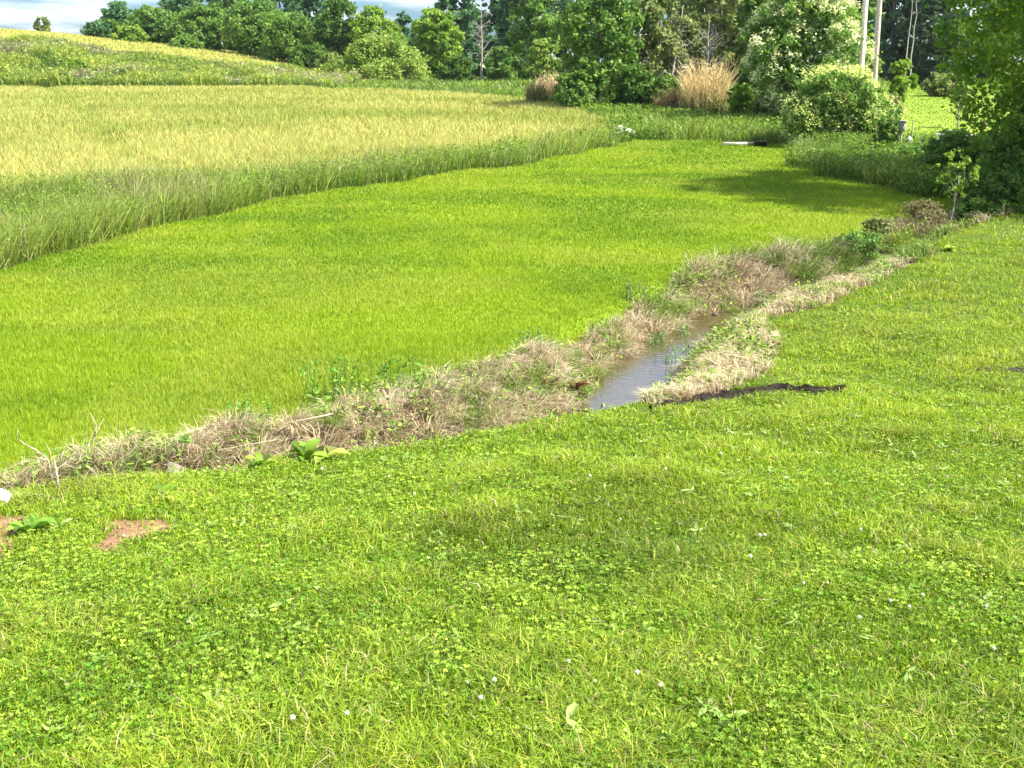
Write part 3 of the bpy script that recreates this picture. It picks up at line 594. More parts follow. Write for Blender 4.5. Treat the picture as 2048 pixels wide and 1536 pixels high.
BACK = [(300, 20, 90, 158), (470, -50, 100, 158), (590, 30, 110, 150), (700, 40, 100, 146), (850, 60, 110, 140), (960, 30, 90, 150), (1040, -70, 110, 122), (1130, -80, 120, 112), (1240, -90, 130, 108), (1350, -70, 130, 104), (1460, -90, 130, 98), (1560, -80, 110, 96),
        (1690, -110, 120, 92), (1780, -140, 110, 118), (1880, -120, 150, 116), (1980, -120, 130, 112), (1832, -150, 120, 124), (1740, -150, 110, 120)]
BL = ['behind the left part of the hill crest', 'between the tall bluish trees above the crest', 'behind the low dark shrub at the slope foot', 'behind the dense dark tree left of the sky gap', 'behind the wide lime tree', 'behind the bare dead tree', 'behind the left tan reed clump',
      'behind the maple', 'right behind the maple', 'behind the tangled vines', 'behind the right tan reed clump', 'behind the white flowering tree on its left', 'between the white flowering tree and the utility poles', 'behind the left spruce', 'behind the right spruce', 'behind the large overhanging tree', 'between the left and the middle spruce', 'directly behind the utility poles']
for i, (px, tp, w, y) in enumerate(BACK):
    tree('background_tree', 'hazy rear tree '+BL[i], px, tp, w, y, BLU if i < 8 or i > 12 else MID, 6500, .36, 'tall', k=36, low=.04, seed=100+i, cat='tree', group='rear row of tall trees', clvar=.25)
tree('shrub', 'lone round bush on the skyline of the hill at far left', 87, 58, 34, 150, GRY, 600, .3, 'bush', k=14, seed=140, cat='shrub', trunk=False, htop=2.2)

# mid distance right
tree('maple_tree', 'maple with airy deep green crown and slim dark trunk above the right meadow edge', 1192, -45, 180, 58, MID, 9500, .15, 'tall', k=80, low=.16, seed=200, tr=.10, clvar=.3, droop=.5)
tree('shrub', 'leafy green undergrowth left of the maple trunk', 1150, 140, 90, 56, MID, 3800, .13, 'bush', seed=201, cat='shrub', trunk=False, group='undergrowth below the maple')
tree('shrub', 'leafy green undergrowth right of the maple trunk', 1262, 128, 110, 55, DRK, 4600, .13, 'bush', seed=202, cat='shrub', trunk=False, group='undergrowth below the maple')
tree('vine_covered_tree', 'vine covered grey green tree with dead branches right of the maple', 1310, -60, 150, 60, GRY, 8200, .15, 'tall', k=50, low=.05, seed=203, bark=PALE*.8, clvar=.35)
tree('vine_covered_tree', 'second vine covered tree above the right tan reed clump', 1420, -80, 160, 62, GRY, 8600, .15, 'tall', k=52, low=.05, seed=204, bark=PALE*.7, clvar=.35)
tree('broadleaf_tree', 'green tree filling the gap left of the white flowering tree', 1510, -70, 110, 60, MID, 5600, .15, 'tall', k=40, low=.03, seed=205)
tree('shrub', 'dark shrub in front of the vine covered tree', 1330, 150, 90, 54, MID, 3600, .12, 'bush', seed=206, cat='shrub', trunk=False)
tree('shrub', 'round bright green shrub between the tan reeds and the white flowering tree', 1478, 168, 66, 50, BRT, 3600, .10, 'bush', seed=207, cat='shrub', trunk=False)
tree('shrub', 'dim grey green shrub at the foot of the white flowering tree', 1535, 186, 80, 49, GRY, 3600, .10, 'bush', seed=208, cat='shrub', trunk=False)
tree('flowering_tree', 'large tree covered in creamy white flower clusters beside the utility poles', 1598, -55, 215, 47, MID, 17000, .11, 'tall', k=150, low=.08, seed=209, clvar=.25, blossoms=(2200, .10, (.60, .66, .26), (.85, .84, .55)))
tree('flowering_shrub', 'big rounded shrub with pale yellow green leaf tips in front of the poles', 1669, 136, 216, 39.5, MID, 20000, .085, 'bush', k=150, low=.06, seed=210, cat='shrub', trunk=False, clvar=.22, blossoms=(2600, .055, (.55, .64, .13), (.80, .82, .36)))
tree('broadleaf_tree', 'green tree standing between the two utility poles', 1712, 60, 80, 66, BRT, 3600, .15, 'tall', k=30, low=.03, seed=211)
tree('broadleaf_tree', 'bright small leafed tree left of the first utility pole', 1680, 10, 90, 72, BRT, 4000, .17, 'tall', k=34, low=.03, seed=212)
tree('young_tree', 'small bright green leafy tree right of the second utility pole', 1797, 118, 52, 52, BRT, 1800, .16, 'round', k=18, low=.3, seed=213)
tree('shrub', 'tan and green weedy shrub just right of the big rounded shrub', 1778, 185, 50, 41, GRY, 2400, .09, 'bush', seed=214, cat='shrub', trunk=False)
tree('weeping_shrub', 'grey green drooping shrub in the middle of the sunlit meadow', 1884, 145, 86, 72, GRY, 4200, .14, 'bush', seed=215, cat='shrub', trunk=False, droop=2.)
tree('young_tree', 'slim young tree with a grey stem at the near edge of the meadow', 1915, 168, 40, 47, GRY, 500, .09, 'round', k=12, low=.45, seed=216, tr=.045, bark=PALE*.7)

def spruce(label, px, top, wpx, y, seed):
    rng = np.random.default_rng(seed); xx, z, dep = wx(px, y); H = ztop(top, y)-z; R0 = wpx/2/F*dep
    root = thing('spruce', (xx, y, z), label, 'tree', 'dark spruces at the top of the meadow'); mb = MB(); mb.tube([(0, 0, -.1), (0, 0, H*.5), (0, 0, H*.98)], [H*.016, H*.01, .01], BARK, 6); mb.build('trunk', M_BARK, root)
    mb = MB(); nt_ = 17; PP = []; NN = []; AX = []
    for i in range(nt_):
        h = .04+.94*(i/nt_); Rr = R0*(1-h)**.8
        for b in range(9):
            a = rng.uniform(0, 6.28); L_ = Rr*rng.uniform(.75, 1.12); m = 34; t = rng.uniform(.15, 1, m)
            d = np.array([math.cos(a), math.sin(a)]); sag = -.32*t*L_+.10*t*t*L_; sp = .16*L_*(1.1-t*.6)
            P_ = np.stack([d[0]*t*L_-d[1]*rng.normal(0, 1, m)*sp, d[1]*t*L_+d[0]*rng.normal(0, 1, m)*sp, H*h+sag+rng.normal(0, .05*Rr, m)], 1)
            PP.append(P_); NN.append(np.tile([d[0]*.4, d[1]*.4, 1.], (m, 1))+rng.normal(0, .35, (m, 3))); AX.append(np.tile([d[0], d[1], -.5], (m, 1))+rng.normal(0, .3, (m, 3)))
    PP, NN, AX = map(np.concatenate, (PP, NN, AX)); n = len(PP)
    V, Q, C = kite_geo(PP, NN, AX, rng.uniform(.3, .6, n), rng.uniform(.12, .22, n), jit(mixc(lin(SPR[0]), lin(SPR[1]), rng.random(n)), rng)); mb.add(V, Q, None, C); mb.build('crown', M_LEAF, root)
spruce('dark spruce with layered drooping boughs just right of the utility poles', 1792, 26, 92, 101, 301)
spruce('tallest dark spruce at the top of the meadow in the middle of the three', 1848, -25, 104, 100, 302)
spruce('dark spruce at the right of the meadow beside the overhanging tree', 1896, 20, 84, 98, 303)

# the big overhanging tree at right and the shrubs under it
tree('overhanging_tree', 'large shade tree leaning over the lawn at the right edge', 2120, -460, 540, 26, ((.09, .19, .02), (.28, .40, .045)), 40000, .09, 'round', k=130, low=.10, seed=220, tr=.2, depth=5.0, clvar=.25, bark=lin((.12, .09, .06)))
tree('shrub', 'dark shrub mass under the overhanging tree at the right edge', 2030, 205, 190, 25.5, MID, 15000, .06, 'bush', k=60, seed=221, cat='shrub', trunk=False, group='dark shrubs below the overhanging tree')
tree('shrub', 'leafy dark green shrub behind the young sapling', 1905, 262, 150, 29, MID, 10000, .06, 'bush', k=50, seed=222, cat='shrub', trunk=False, group='dark shrubs below the overhanging tree')
tree('shrub', 'narrow upright green shrub left of the bird house post', 1768, 236, 56, 35, DRK, 3400, .07, 'bush', k=24, seed=223, cat='shrub', trunk=False)
tree('shrub', 'low green shrub in front of the bird house post', 1826, 292, 90, 32, MID, 4600, .06, 'bush', k=30, seed=224, cat='shrub', trunk=False)
tree('shrub', 'low shrub in deep shade right of the sapling trunk', 1985, 345, 110, 24.2, DRK, 6500, .05, 'bush', k=36, seed=225, cat='shrub', trunk=False)
tree('shrub', 'loose green bush growing in the creek bed left of the yellow green weeds', 1716, 462, 105, 19.5, MID, 4200, .034, 'round', k=30, seed=226, cat='shrub', trunk=False)
tree('shrub', 'tangled dull green weeds just right of the loose green creek bush', 1752, 432, 80, 20.6, GRY, 2600, .035, 'bush', k=22, seed=230, cat='shrub', trunk=False)
tree('shrub', 'brown green thicket left of the sapling foot', 1838, 398, 110, 22.2, ((.14, .13, .06), (.30, .26, .13)), 3600, .035, 'bush', k=26, seed=231, cat='shrub', trunk=False)
tree('shrub', 'green thicket right of the sapling foot', 1948, 395, 90, 23.3, DRK, 3400, .04, 'bush', k=26, seed=232, cat='shrub', trunk=False)
tree('shrub', 'low dark bush on the ditch bank at the right edge of the picture', 2015, 405, 90, 24.0, DRK, 3400, .04, 'bush', k=26, seed=233, cat='shrub', trunk=False)
tree('sapling', 'young sapling with a slim pale trunk rising from the dead grass', 1896, 298, 92, 22.6, BRT, 1000, .055, 'round', k=10, low=.45, seed=227, tr=.022, bark=PALE*.75, sparse=.75)

# low brambles on the weedy bank
for i, (px, y, tp, w, pl, lb) in enumerate([(95, 97, 101, 44, DRK, 'dark bramble high on the left of the weedy bank'), (152, 91, 118, 50, BRT, 'bright leafy bramble in the middle of the weedy bank'), (252, 88, 134, 80, DRK, 'largest dark bramble low on the weedy bank'),
        (205, 87, 146, 60, BRT, 'lime green bramble left of the largest dark one'), (320, 96, 122, 34, DRK, 'small dark bramble near the top of the weedy bank'), (355, 94, 128, 40, GRY, 'brownish dry bramble right of the small dark one'), (120, 86, 146, 40, DRK, 'small dark bramble at the lower left of the weedy bank'),
        (570, 87, 150, 34, GRY, 'brown twiggy bramble near the right end of the weedy bank'), (40, 86, 146, 50, GRY, 'grey green bramble at the left edge of the frame on the weedy bank')]):
    tree('bramble', lb, px, tp, w, y, pl, 900, .16, 'bush', k=14, seed=400+i, cat='bramble', group='brambles on the weedy bank', trunk=False)

def dead_tree(label, px, top, y, seed, r=.16, spread=.28, n=16, low=.25, name='dead_tree', C=PALE, cat='tree', leanx=0):
    rng = np.random.default_rng(seed); xx, z, dep = wx(px, y); H = ztop(top, y)-z; root = thing(name, (xx, y, z), label, cat); mb = MB()
    P = limb(mb, (0, 0, -.1), (leanx, 0, H), r, r*.15, rng, C, 7, .004, 9)
    root2 = mb.build('trunk', M_BARK, root, smooth=True); mb = MB()
    for i in range(n):
        f = low+(1-low)*rng.random()*.9; s0 = P[int(f*8)]; a = rng.uniform(0, 6.28); L_ = H*spread*(1.15-f)*rng.uniform(.6, 1.2); e = s0+np.array([math.cos(a)*L_, math.sin(a)*L_*.7, L_*rng.uniform(.3, 1.0)])
        Q_ = limb(mb, s0, e, r*.4*(1.2-f), r*.06, rng, C, 5, .08, 6)
        for j in range(4):
            k = rng.integers(2, 6); a2 = a+rng.normal(0, .9); l2 = L_*rng.uniform(.25, .5); limb(mb, Q_[k], Q_[k]+np.array([math.cos(a2)*l2, math.sin(a2)*l2, l2*rng.uniform(-.1, 1)]), r*.12, r*.03, rng, C, 4, .1, 4)
    mb.build('branches', M_BARK, root2, smooth=True); root2.name = 'trunk'
dead_tree('tall bare dead tree with a whitish trunk in front of the far trees', 964, 2, 107, 501, .13, .26, 22, C=PALE*.7)
dead_tree('pale bare forked tree behind the maple crown', 1276, -40, 66, 502, .16, .25, 14, .3)
dead_tree('bare grey tree standing among the vines', 1335, 10, 59, 503, .09, .4, 20, .25, C=PALE*.9, leanx=.6)
dead_tree('bare grey tangle of branches over the right tan reed clump', 1410, 40, 58, 506, .07, .45, 22, .3, C=PALE*.75)
dead_tree('thin bare trunk above the spruces, left of a pair', 1808, -40, 94, 504, .07, .1, 4, .6, C=PALE*.8)
dead_tree('thin bare trunk above the spruces, right of a pair', 1817, -40, 92, 505, .07, .1, 4, .6, C=PALE*.8)

def reeds(label, px, top, wpx, y, n, seed, c0, c1, name='reed_clump', group='tan reed clumps at the edge of the trees', green=.3, lw=.035):
    rng = np.random.default_rng(seed); xx, z, dep = wx(px, y); H = ztop(top, y)-z; R0 = wpx/2/F*dep; mb = MB()
    a = rng.uniform(0, 6.28, n); q = np.sqrt(rng.random(n))*.75; x = np.cos(a)*q*R0; yy = np.sin(a)*q*R0
    h = H*(.35+.7*rng.random(n))*(.7+.5*noise(x, yy, 3/R0, seed)); c = mixc(lin(c0), lin(c1), rng.random(n)); g = rng.random(n) < green; h[g] *= .55; c[g] = lin((.14, .21, .05))
    V, Q, T, C = blade_geo(x, yy, np.full(n, -.02), h, lw*(.5+rng.random(n)), (.08+.38*rng.random(n)), np.arctan2(yy, x)+rng.normal(0, .9, n), rng.normal(0, .7, n), jit(c, rng, .15), rng); mb.add(V, Q, T, C)
    k = rng.random(n) < .7; m = k.sum()
    for j in range(4):
        t = rng.uniform(.55, 1.0, m); P_ = np.stack([x[k]*(1+.25*t)+rng.normal(0, .06*R0, m), yy[k]*(1+.25*t)+rng.normal(0, .06*R0, m), h[k]*t*.9], 1); ax = rng.normal(0, .5, (m, 3)); ax[:, 2] += 1
        V, Q, C = kite_geo(P_, rng.normal(0, 1, (m, 3)), ax, H*.13*rng.uniform(.6, 1.3, m), lw*.9, jit(c[k], rng, .15)); mb.add(V, Q, None, C)
    o = mb.build(name, M_DRY); o.location = (xx, y, z); return tag(o, label, 'reeds', group)
reeds('shorter tan reed clump left of the maple', 1104, 143, 74, 62, 900, 601, (.74, .60, .38), (.56, .44, .25))
reeds('tall golden tan reed clump in front of the tangled vines', 1408, 108, 112, 51.5, 950, 602, (.72, .57, .30), (.50, .38, .19), green=.35)
reeds('dim olive reeds beside the shorter tan clump', 1072, 150, 44, 61, 500, 603, (.22, .24, .08), (.30, .27, .12))
reeds('dark brown stalks left of the tall golden clump', 1345, 165, 90, 53, 800, 604, (.27, .2, .1), (.18, .16, .07))
reeds('yellow green upright weeds in the creek bed below the sapling', 1785, 455, 86, 20.3, 700, 605, (.28, .34, .06), (.2, .28, .05), name='weed_clump', group='upright weeds in the upper creek bed', green=.3, lw=.03)
reeds('brownish upright weeds just behind the yellow green ones', 1815, 425, 110, 21.8, 900, 606, (.30, .24, .13), (.2, .2, .09), name='weed_clump', group='upright weeds in the upper creek bed', green=.25, lw=.028)
reeds('short dry brown stalks with a dark seed head by the far bank corner', 1535, 490, 40, 18.3, 120, 607, (.30, .19, .12), (.2, .12, .08), name='weed_clump', group='upright weeds in the upper creek bed', green=.1, lw=.016)

# ------------------------------------------------------------------ poles and the small things in the meadow
def pole(label, px, y, r, H, C, lean=0):
    xx, z, _ = wx(px, y); root = thing('utility_pole', (xx, y, z), label, 'utility pole', 'wooden utility poles'); rng = np.random.default_rng(int(px))
    mb = MB(); t = np.linspace(0, 1, 12); P = np.stack([lean*t, 0*t, -.3+(H+.3)*t], 1); mb.tube(P, r*(1.15-.4*t), C, 14); mb.build('post', M_WOOD, root, smooth=True)
    mb = MB(); mb.box((lean, -.16, H-.7), (2.2, .1, .12), lin((.3, .24, .18))); mb.build('crossarm', M_WOOD, root)
    for dx in (-.95, -.35, .95):
        mb = MB(); mb.tube([(lean+dx, -.16, H-.64), (lean+dx, -.16, H-.56), (lean+dx, -.16, H-.5)], [.03, .05, .03], lin((.6, .6, .58)), 8); mb.build('insulator', M_PAINT, root)
    return root
pole('nearest and thickest wooden utility pole behind the big rounded shrub', 1714, 46, .115, 10, lin((.74, .66, .58)), -.2)
pole('slimmer wooden utility pole right of the thickest one', 1745, 54, .10, 10.5, lin((.66, .52, .42)), -.25)
pole('distant grey utility pole showing between the other two', 1741, 80, .13, 7.8, lin((.45, .42, .40)))

xx, z, _ = wx(1798, 35); root = thing('bird_house', (xx, 35, z), 'grey wooden bird house on a post at the left of the meadow', 'bird house'); mb = MB(); mb.tube([(0, 0, -.1), (0, 0, .85)], .03, lin((.3, .27, .22)), 8); mb.build('post', M_WOOD, root)
mb = MB(); mb.box((0, 0, 1.0), (.17, .17, .30), lin((.36, .34, .30))); mb.build('house_body', M_WOOD, root); mb = MB(); mb.box((0, -.02, 1.17), (.22, .24, .03), lin((.3, .28, .25))); mb.build('roof', M_WOOD, root)
mb = MB(); mb.tube([(0, -.085, 1.04), (0, -.092, 1.04)], .025, lin((.02, .02, .02)), 10); mb.build('entrance_hole', M_TAR, root)  # solid black disc; its colour paints the dark inside of the hole
xx, z, _ = wx(1819, 36); root = thing('garden_stake', (xx, 36, z), 'thin green metal stake right of the bird house', 'stake'); mb = MB(); mb.tube([(0, 0, -.1), (0, 0, 1.15)], .018, lin((.08, .14, .06)), 6); mb.build('rod', M_PAINT, root)
mb = MB(); mb.box((0, -.02, .35), (.05, .02, .4), lin((.08, .14, .06))); mb.build('flange', M_PAINT, root)
xx, z, _ = wx(1815, 35.6); root = thing('white_jug', (xx, 35.6, z), 'small white jug standing on a short stub beside the green stake', 'jug'); mb = MB(); mb.tube([(0, 0, -.1), (0, 0, .4)], .03, lin((.25, .2, .15)), 6); mb.build('stub', M_WOOD, root)
mb = MB(); mb.tube([(0, 0, .4), (0, 0, .44), (0, 0, .58), (0, 0, .63), (0, 0, .66)], [.05, .085, .085, .04, .03], lin((.8, .8, .78)), 12); mb.build('jug_body', M_PAINT, root, smooth=True)
xx, z, _ = wx(1808, 34); root = thing('garden_trestle', (xx, 34, z), 'low open wooden frame at the foot of the bird house post', 'trestle')
for dx in (-.09, .09): mb = MB(); mb.box((dx, 0, .2), (.04, .04, .45), lin((.33, .27, .2))); mb.build('leg', M_WOOD, root)
mb = MB(); mb.box((0, 0, .445), (.26, .05, .04), lin((.36, .3, .22))); mb.build('top_rail', M_WOOD, root)
for i, (px, dx, lb) in enumerate([(1836, .08, 'dark stake leaning right, left of the two at the meadow edge'), (1848, -.07, 'dark stake leaning left, right of the two at the meadow edge')]):
    xx, z, _ = wx(px, 35); mb = MB(); mb.tube([(0, 0, -.1), (dx, 0, .62), (dx*1.05, 0, .64)], [.03, .025, .01], lin((.07, .055, .04)), 7); o = mb.build('fence_stake', M_WOOD); o.location = (xx, 35, z); tag(o, lb, 'stake', 'dark stakes at the meadow edge')
xx, z, _ = wx(1957, 34); root = thing('nest_box', (xx, 34, z), 'small dark brown box on a post among the shrubs at right', 'nest box'); mb = MB(); mb.tube([(0, 0, -.1), (0, 0, 1.0)], .03, lin((.15, .11, .08)), 7); mb.build('post', M_WOOD, root); mb = MB(); mb.box((0, 0, 1.12), (.14, .14, .26), lin((.09, .055, .035))); mb.build('box_body', M_WOOD, root)
xx, z, _ = wx(1903, 33); root = thing('garden_table', (xx, 33, z), 'low white garden table with a black tray behind the sapling', 'table')
for dx in (-.36, .36):
    for dy in (-.2, .2): mb = MB(); mb.box((dx, dy, .42), (.05, .05, .95), lin((.7, .7, .68))); mb.build('leg', M_PAINT, root)
for k in range(4): mb = MB(); mb.box((0, -.24+k*.16, .915), (.95, .14, .035), lin((.8, .8, .77))); mb.build('board', M_PAINT, root)
mb = MB(); mb.box((0, -.27, .80), (.86, .03, .14), lin((.78, .78, .75))); mb.build('apron', M_PAINT, root)
mb = MB(); mb.box((.05, 0, .985), (.6, .3, .09), lin((.03, .03, .03))); o = mb.build('plant_tray', M_TAR); o.location = (xx, 33, z); tag(o, 'flat black plant tray on the white garden table', 'tray')

xx, z, _ = wx(1478, 39.6); mb = MB(); mb.box((0, 0, .07), (1.15, .16, .09), lin((.62, .55, .44)), .12); o = mb.build('wooden_board', M_WOOD); o.location = (xx, 39.6, z); tag(o, 'pale weathered board lying at the far end of the mown lawn', 'board')
xx, z, _ = wx(1521, 39.3); root = thing('rubber_tub', (xx, 39.3, z), 'shallow black tub standing beside the pale board', 'tub'); mb = MB()
a = np.arange(20)*2*math.pi/20; prof = [(0, .02), (.2, .02), (.24, .16), (.27, .17), (.22, .155), (.18, .05), (0, .05)]
V = np.concatenate([np.stack([r*np.cos(a), r*np.sin(a), np.full(20, h)], 1) for r, h in prof]); Q = [(i*20+j, i*20+(j+1) % 20, (i+1)*20+(j+1) % 20, (i+1)*20+j) for i in range(6) for j in range(20)]
mb.add(V, Q, None, lin((.02, .02, .02))); mb.build('tub_body', M_TAR, root, smooth=True)
rng = np.random.default_rng(77)
for i, (px, y, s, lb) in enumerate([(1232, 43.5, .3, 'leftmost pale stone of the heap at the field corner'), (1246, 43, .42, 'largest pale stone of the heap at the field corner'), (1258, 43.2, .3, 'pale stone right of the largest in the heap'), (1240, 42.4, .22, 'small pale stone in front of the heap'), (1268, 42.8, .2, 'small rightmost pale stone of the heap')]):
    xx, z, _ = wx(px, y); mb = MB(); mb.lump((0, 0, s*.35), (s, s*.8, s*.62), lin((.62, .55, .48)), rng, amp=.3); o = mb.build('stone', M_STONE, smooth=True); o.location = (xx, y, z); tag(o, lb, 'stone', 'pale stones at the corner of the crop field')

# ------------------------------------------------------------------ creek side things
def on(px, py, dz=0):
    x, y = gp(px, py); return x, y, float(terrain(np.array([x]), np.array([y]))[0])+dz
def ribbon(name, label, pts, hw, C, cat, amp, seed, mat):
    rng = np.random.default_rng(seed); W = np.array([gp(*p) for p in pts]); tt = np.linspace(0, len(W)-1.001, 260); ii = tt.astype(int); fr = (tt-ii)[:, None]
    Cn = W[ii]*(1-fr)+W[ii+1]*fr; D = W[ii+1]-W[ii]; D /= np.linalg.norm(D, axis=1)[:, None]; Nn = np.stack([-D[:, 1], D[:, 0]], 1); V = []; k = 15
    for j in range(k):
        s = (j/(k-1)*2-1); wv = hw*(.55+.9*noise(tt, tt*0, 1.3, seed))*np.sin(np.clip(tt/(len(W)-1), .02, .98)*math.pi)**.5
        q = Cn+Nn*(s*wv)[:, None]; z = terrain(q[:, 0], q[:, 1])-.012+(1-s*s)*amp*(.35+1.3*fbm(q[:, 0], q[:, 1], 14, seed+1, 3)); V.append(np.column_stack([q, z]))
    V = np.stack(V, 1).reshape(-1, 3); Q = [(i*k+j, i*k+j+1, (i+1)*k+j+1, (i+1)*k+j) for i in range(259) for j in range(k-1)]
    c = np.tile(C, (len(V), 1))*(.6+.9*rng.random((len(V), 1)))
    return tag(mk(name, V, Q, None, c, mat, False), label, cat)
ribbon('mulch_strip', 'ragged strip of black mulch along the near bank right of the water', [(1300, 824), (1345, 813), (1420, 802), (1500, 790), (1550, 780), (1620, 786), (1690, 784)], .10, lin((.024, .019, .014)), 'mulch', .07, 31, M_MULCH)
ribbon('mulch_patch', 'small dark patch of mulch in the grass at the right edge', [(1955, 742), (2000, 738), (2050, 742), (2110, 745)], .16, lin((.04, .033, .028)), 'mulch', .03, 33, M_MULCH)

def broadleaf(label, px, py, n, L_, W_, c0, c1, seed, up=.6, name='broadleaf_plant', cat='plant', group=None, dz=0, fold=.25):
    rng = np.random.default_rng(seed); x, y, z = on(px, py); mb = MB(); m = 7
    for i in range(n):
        a = 6.28*i/n+rng.normal(0, .35); L1 = L_*rng.uniform(.7, 1.1); u = up*rng.uniform(.6, 1.3); d = np.array([math.cos(a), math.sin(a)]); t = np.linspace(0, 1, m)
        rr = L1*t*math.cos(min(1.4, u)); hz = L1*(t*math.sin(min(1.4, u))-.35*t**2.4)+.0; wd = W_*L1/L_*np.sin(np.clip(.06+t*.97, 0, 1)*math.pi)**.7
        mid = np.stack([d[0]*rr, d[1]*rr, hz], 1); sd = np.array([-d[1], d[0], 0])
        V = np.concatenate([mid-sd*wd[:, None]*.5+np.array([0, 0, 1])*wd[:, None]*fold, mid, mid+sd*wd[:, None]*.5+np.array([0, 0, 1])*wd[:, None]*fold])
        V += rng.normal(0, .004, V.shape)
        Q = [(j, j+1, m+j+1, m+j) for j in range(m-1)]+[(m+j, m+j+1, 2*m+j+1, 2*m+j) for j in range(m-1)]
        mb.add(V, Q, None, np.array(c0)*(1-rng.random())+np.array(c1)*rng.random()*1.0)
    o = mb.build(name, M_GRASS, smooth=True); o.location = (x, y, z+dz); return tag(o, label, cat, group)
broadleaf('large leaved bright green plant at the near edge of the bank, left of centre', 612, 925, 8, .23, .10, (.10, .22, .02), (.26, .38, .05), 41, .85, dz=.02)
broadleaf('pale yellow green broad leaves lying right of the large leaved plant', 655, 925, 6, .21, .11, (.32, .40, .07), (.42, .48, .1), 42, .35, dz=.04)
broadleaf('small broad leaved plant left of the large leaved one', 525, 935, 6, .17, .07, (.14, .26, .03), (.28, .38, .06), 43, .8, dz=.02)
broadleaf('dock plant with dark red leaves at the left edge of the water', 1158, 800, 9, .30, .075, (.13, .035, .03), (.2, .07, .045), 44, 1.1, name='dock_plant', dz=.05)
broadleaf('dark red dock leaves just left of the larger dock plant', 1100, 790, 6, .22, .06, (.16, .06, .04), (.2, .1, .06), 45, .8, name='dock_plant', dz=.1)
broadleaf('small shiny green plant among straw on the left bank', 370, 915, 9, .13, .08, (.10, .24, .03), (.24, .40, .07), 46, .9, dz=.12)
broadleaf('pale silvery leaved plant in the stony upper creek bed', 1700, 545, 7, .28, .10, (.38, .46, .30), (.28, .40, .18), 47, 1.1, dz=.02)
broadleaf('small green plant right of the silvery one in the upper creek bed', 1738, 552, 8, .2, .08, (.12, .24, .04), (.2, .34, .06), 48, .7)
broadleaf('bright yellow green round weed on the bare bank edge at right', 1898, 502, 12, .2, .1, (.34, .42, .06), (.26, .38, .05), 49, .8)
broadleaf('broad leaved weed beside the left patch of bare earth', 60, 1070, 9, .19, .07, (.14, .28, .03), (.2, .34, .05), 50, .7, dz=.01)
broadleaf('fleshy rosette above the bare earth patch at lower left', 330, 1000, 8, .16, .07, (.16, .3, .03), (.26, .4, .05), 51, .8, dz=.01)
for i, (px, py, s) in enumerate([(1130, 1480, .16), (1175, 1500, .15), (1290, 1490, .12), (1450, 1450, .1), (880, 1130, .1), (1035, 1030, .12), (1110, 1440, .11), (1820, 1105, .11), (1965, 1210, .1), (1270, 1100, .12), (240, 1000, .1), (430, 1420, .1)]):
    broadleaf(['pale long leaved weed at the bottom edge right of centre', 'largest pale weed at the bottom edge', 'pale weed right of the largest one at the bottom edge', 'pale weed at the lower right of the lawn', 'pale weed in the left half of the lawn', 'yellowish grass weed in the middle of the lawn', 'pale weed just above the bottom edge pair', 'pale weed in the right half of the lawn', 'pale weed near the right edge of the lawn', 'yellow tuft weed right of the lawn centre', 'small weed above the bare earth patch', 'pale weed at the lower left of the lawn'][i],
              px, py, 8, s, s*.2, (.36, .45, .16), (.26, .40, .08), 60+i, .55, name='lawn_weed', cat='weed', group='pale weeds in the near lawn', dz=.01)

def stem_weed(label, px, py, H, n, seed, c=(.10, .2, .03)):
    rng = np.random.default_rng(seed); x, y, z = on(px, py); root = thing('stem_weed', (x, y, z), label, 'weed', 'upright leafy weeds on the far bank'); mb = MB(); ml = MB()
    for i in range(n):
        a = rng.uniform(0, 6.28); e = np.array([math.cos(a)*H*.25*rng.random(), math.sin(a)*H*.25*rng.random(), H*rng.uniform(.65, 1)]); b = np.array([rng.normal(0, .10), rng.normal(0, .05), -.02]); e[:2] += b[:2]; P_ = limb(mb, b, e, .005, .002, rng, lin(c), 4, .03, 5)
        m = 16; t = rng.uniform(.1, 1, m)[:, None]; Pm = b*(1-t)+e*t+rng.normal(0, .028, (m, 3)); V, Q, C = kite_geo(Pm, rng.normal(0, .6, (m, 3))+np.array([0, 0, .8]), rng.normal(0, 1, (m, 3)), rng.uniform(.03, .07, m), rng.uniform(.012, .028, m), jit(mixc(lin(c), lin(c)*2.2, rng.random(m)), rng)); ml.add(V, Q, None, C)
    mb.build('stems', M_GRASS, root); ml.build('leaves', M_GRASS, root)
stem_weed('tall leafy weed on the bank, left of the bushiest one', 640, 815, .48, 7, 71); stem_weed('bushiest green weed at the top of the far bank left of centre', 700, 800, .5, 14, 72); stem_weed('dark spiky weed right of the bushiest one', 795, 775, .3, 9, 73, (.05, .13, .02))
stem_weed('low leafy weed in the dead grass near the bank middle', 850, 790, .22, 12, 74, (.14, .22, .05)); stem_weed('small weed at the lower far left of the lawn edge', 490, 850, .28, 9, 75); stem_weed('thin green weed standing in the water', 1345, 745, .4, 5, 76, (.12, .22, .05)); stem_weed('green weed at the dark left end of the water', 1300, 700, .3, 9, 77, (.1, .2, .05))
stem_weed('small green weed at the upper end of the open water', 1520, 620, .3, 12, 78, (.09, .16, .05)); stem_weed('weed with pale seeds at the lawn edge above the bank', 1265, 600, .34, 8, 79, (.16, .2, .07)); stem_weed('green weed right of the black mulch end', 1370, 690, .32, 5, 80, (.1, .2, .05)); stem_weed('dusty green weed at the upper lawn edge', 1060, 690, .2, 9, 81, (.1, .18, .04))

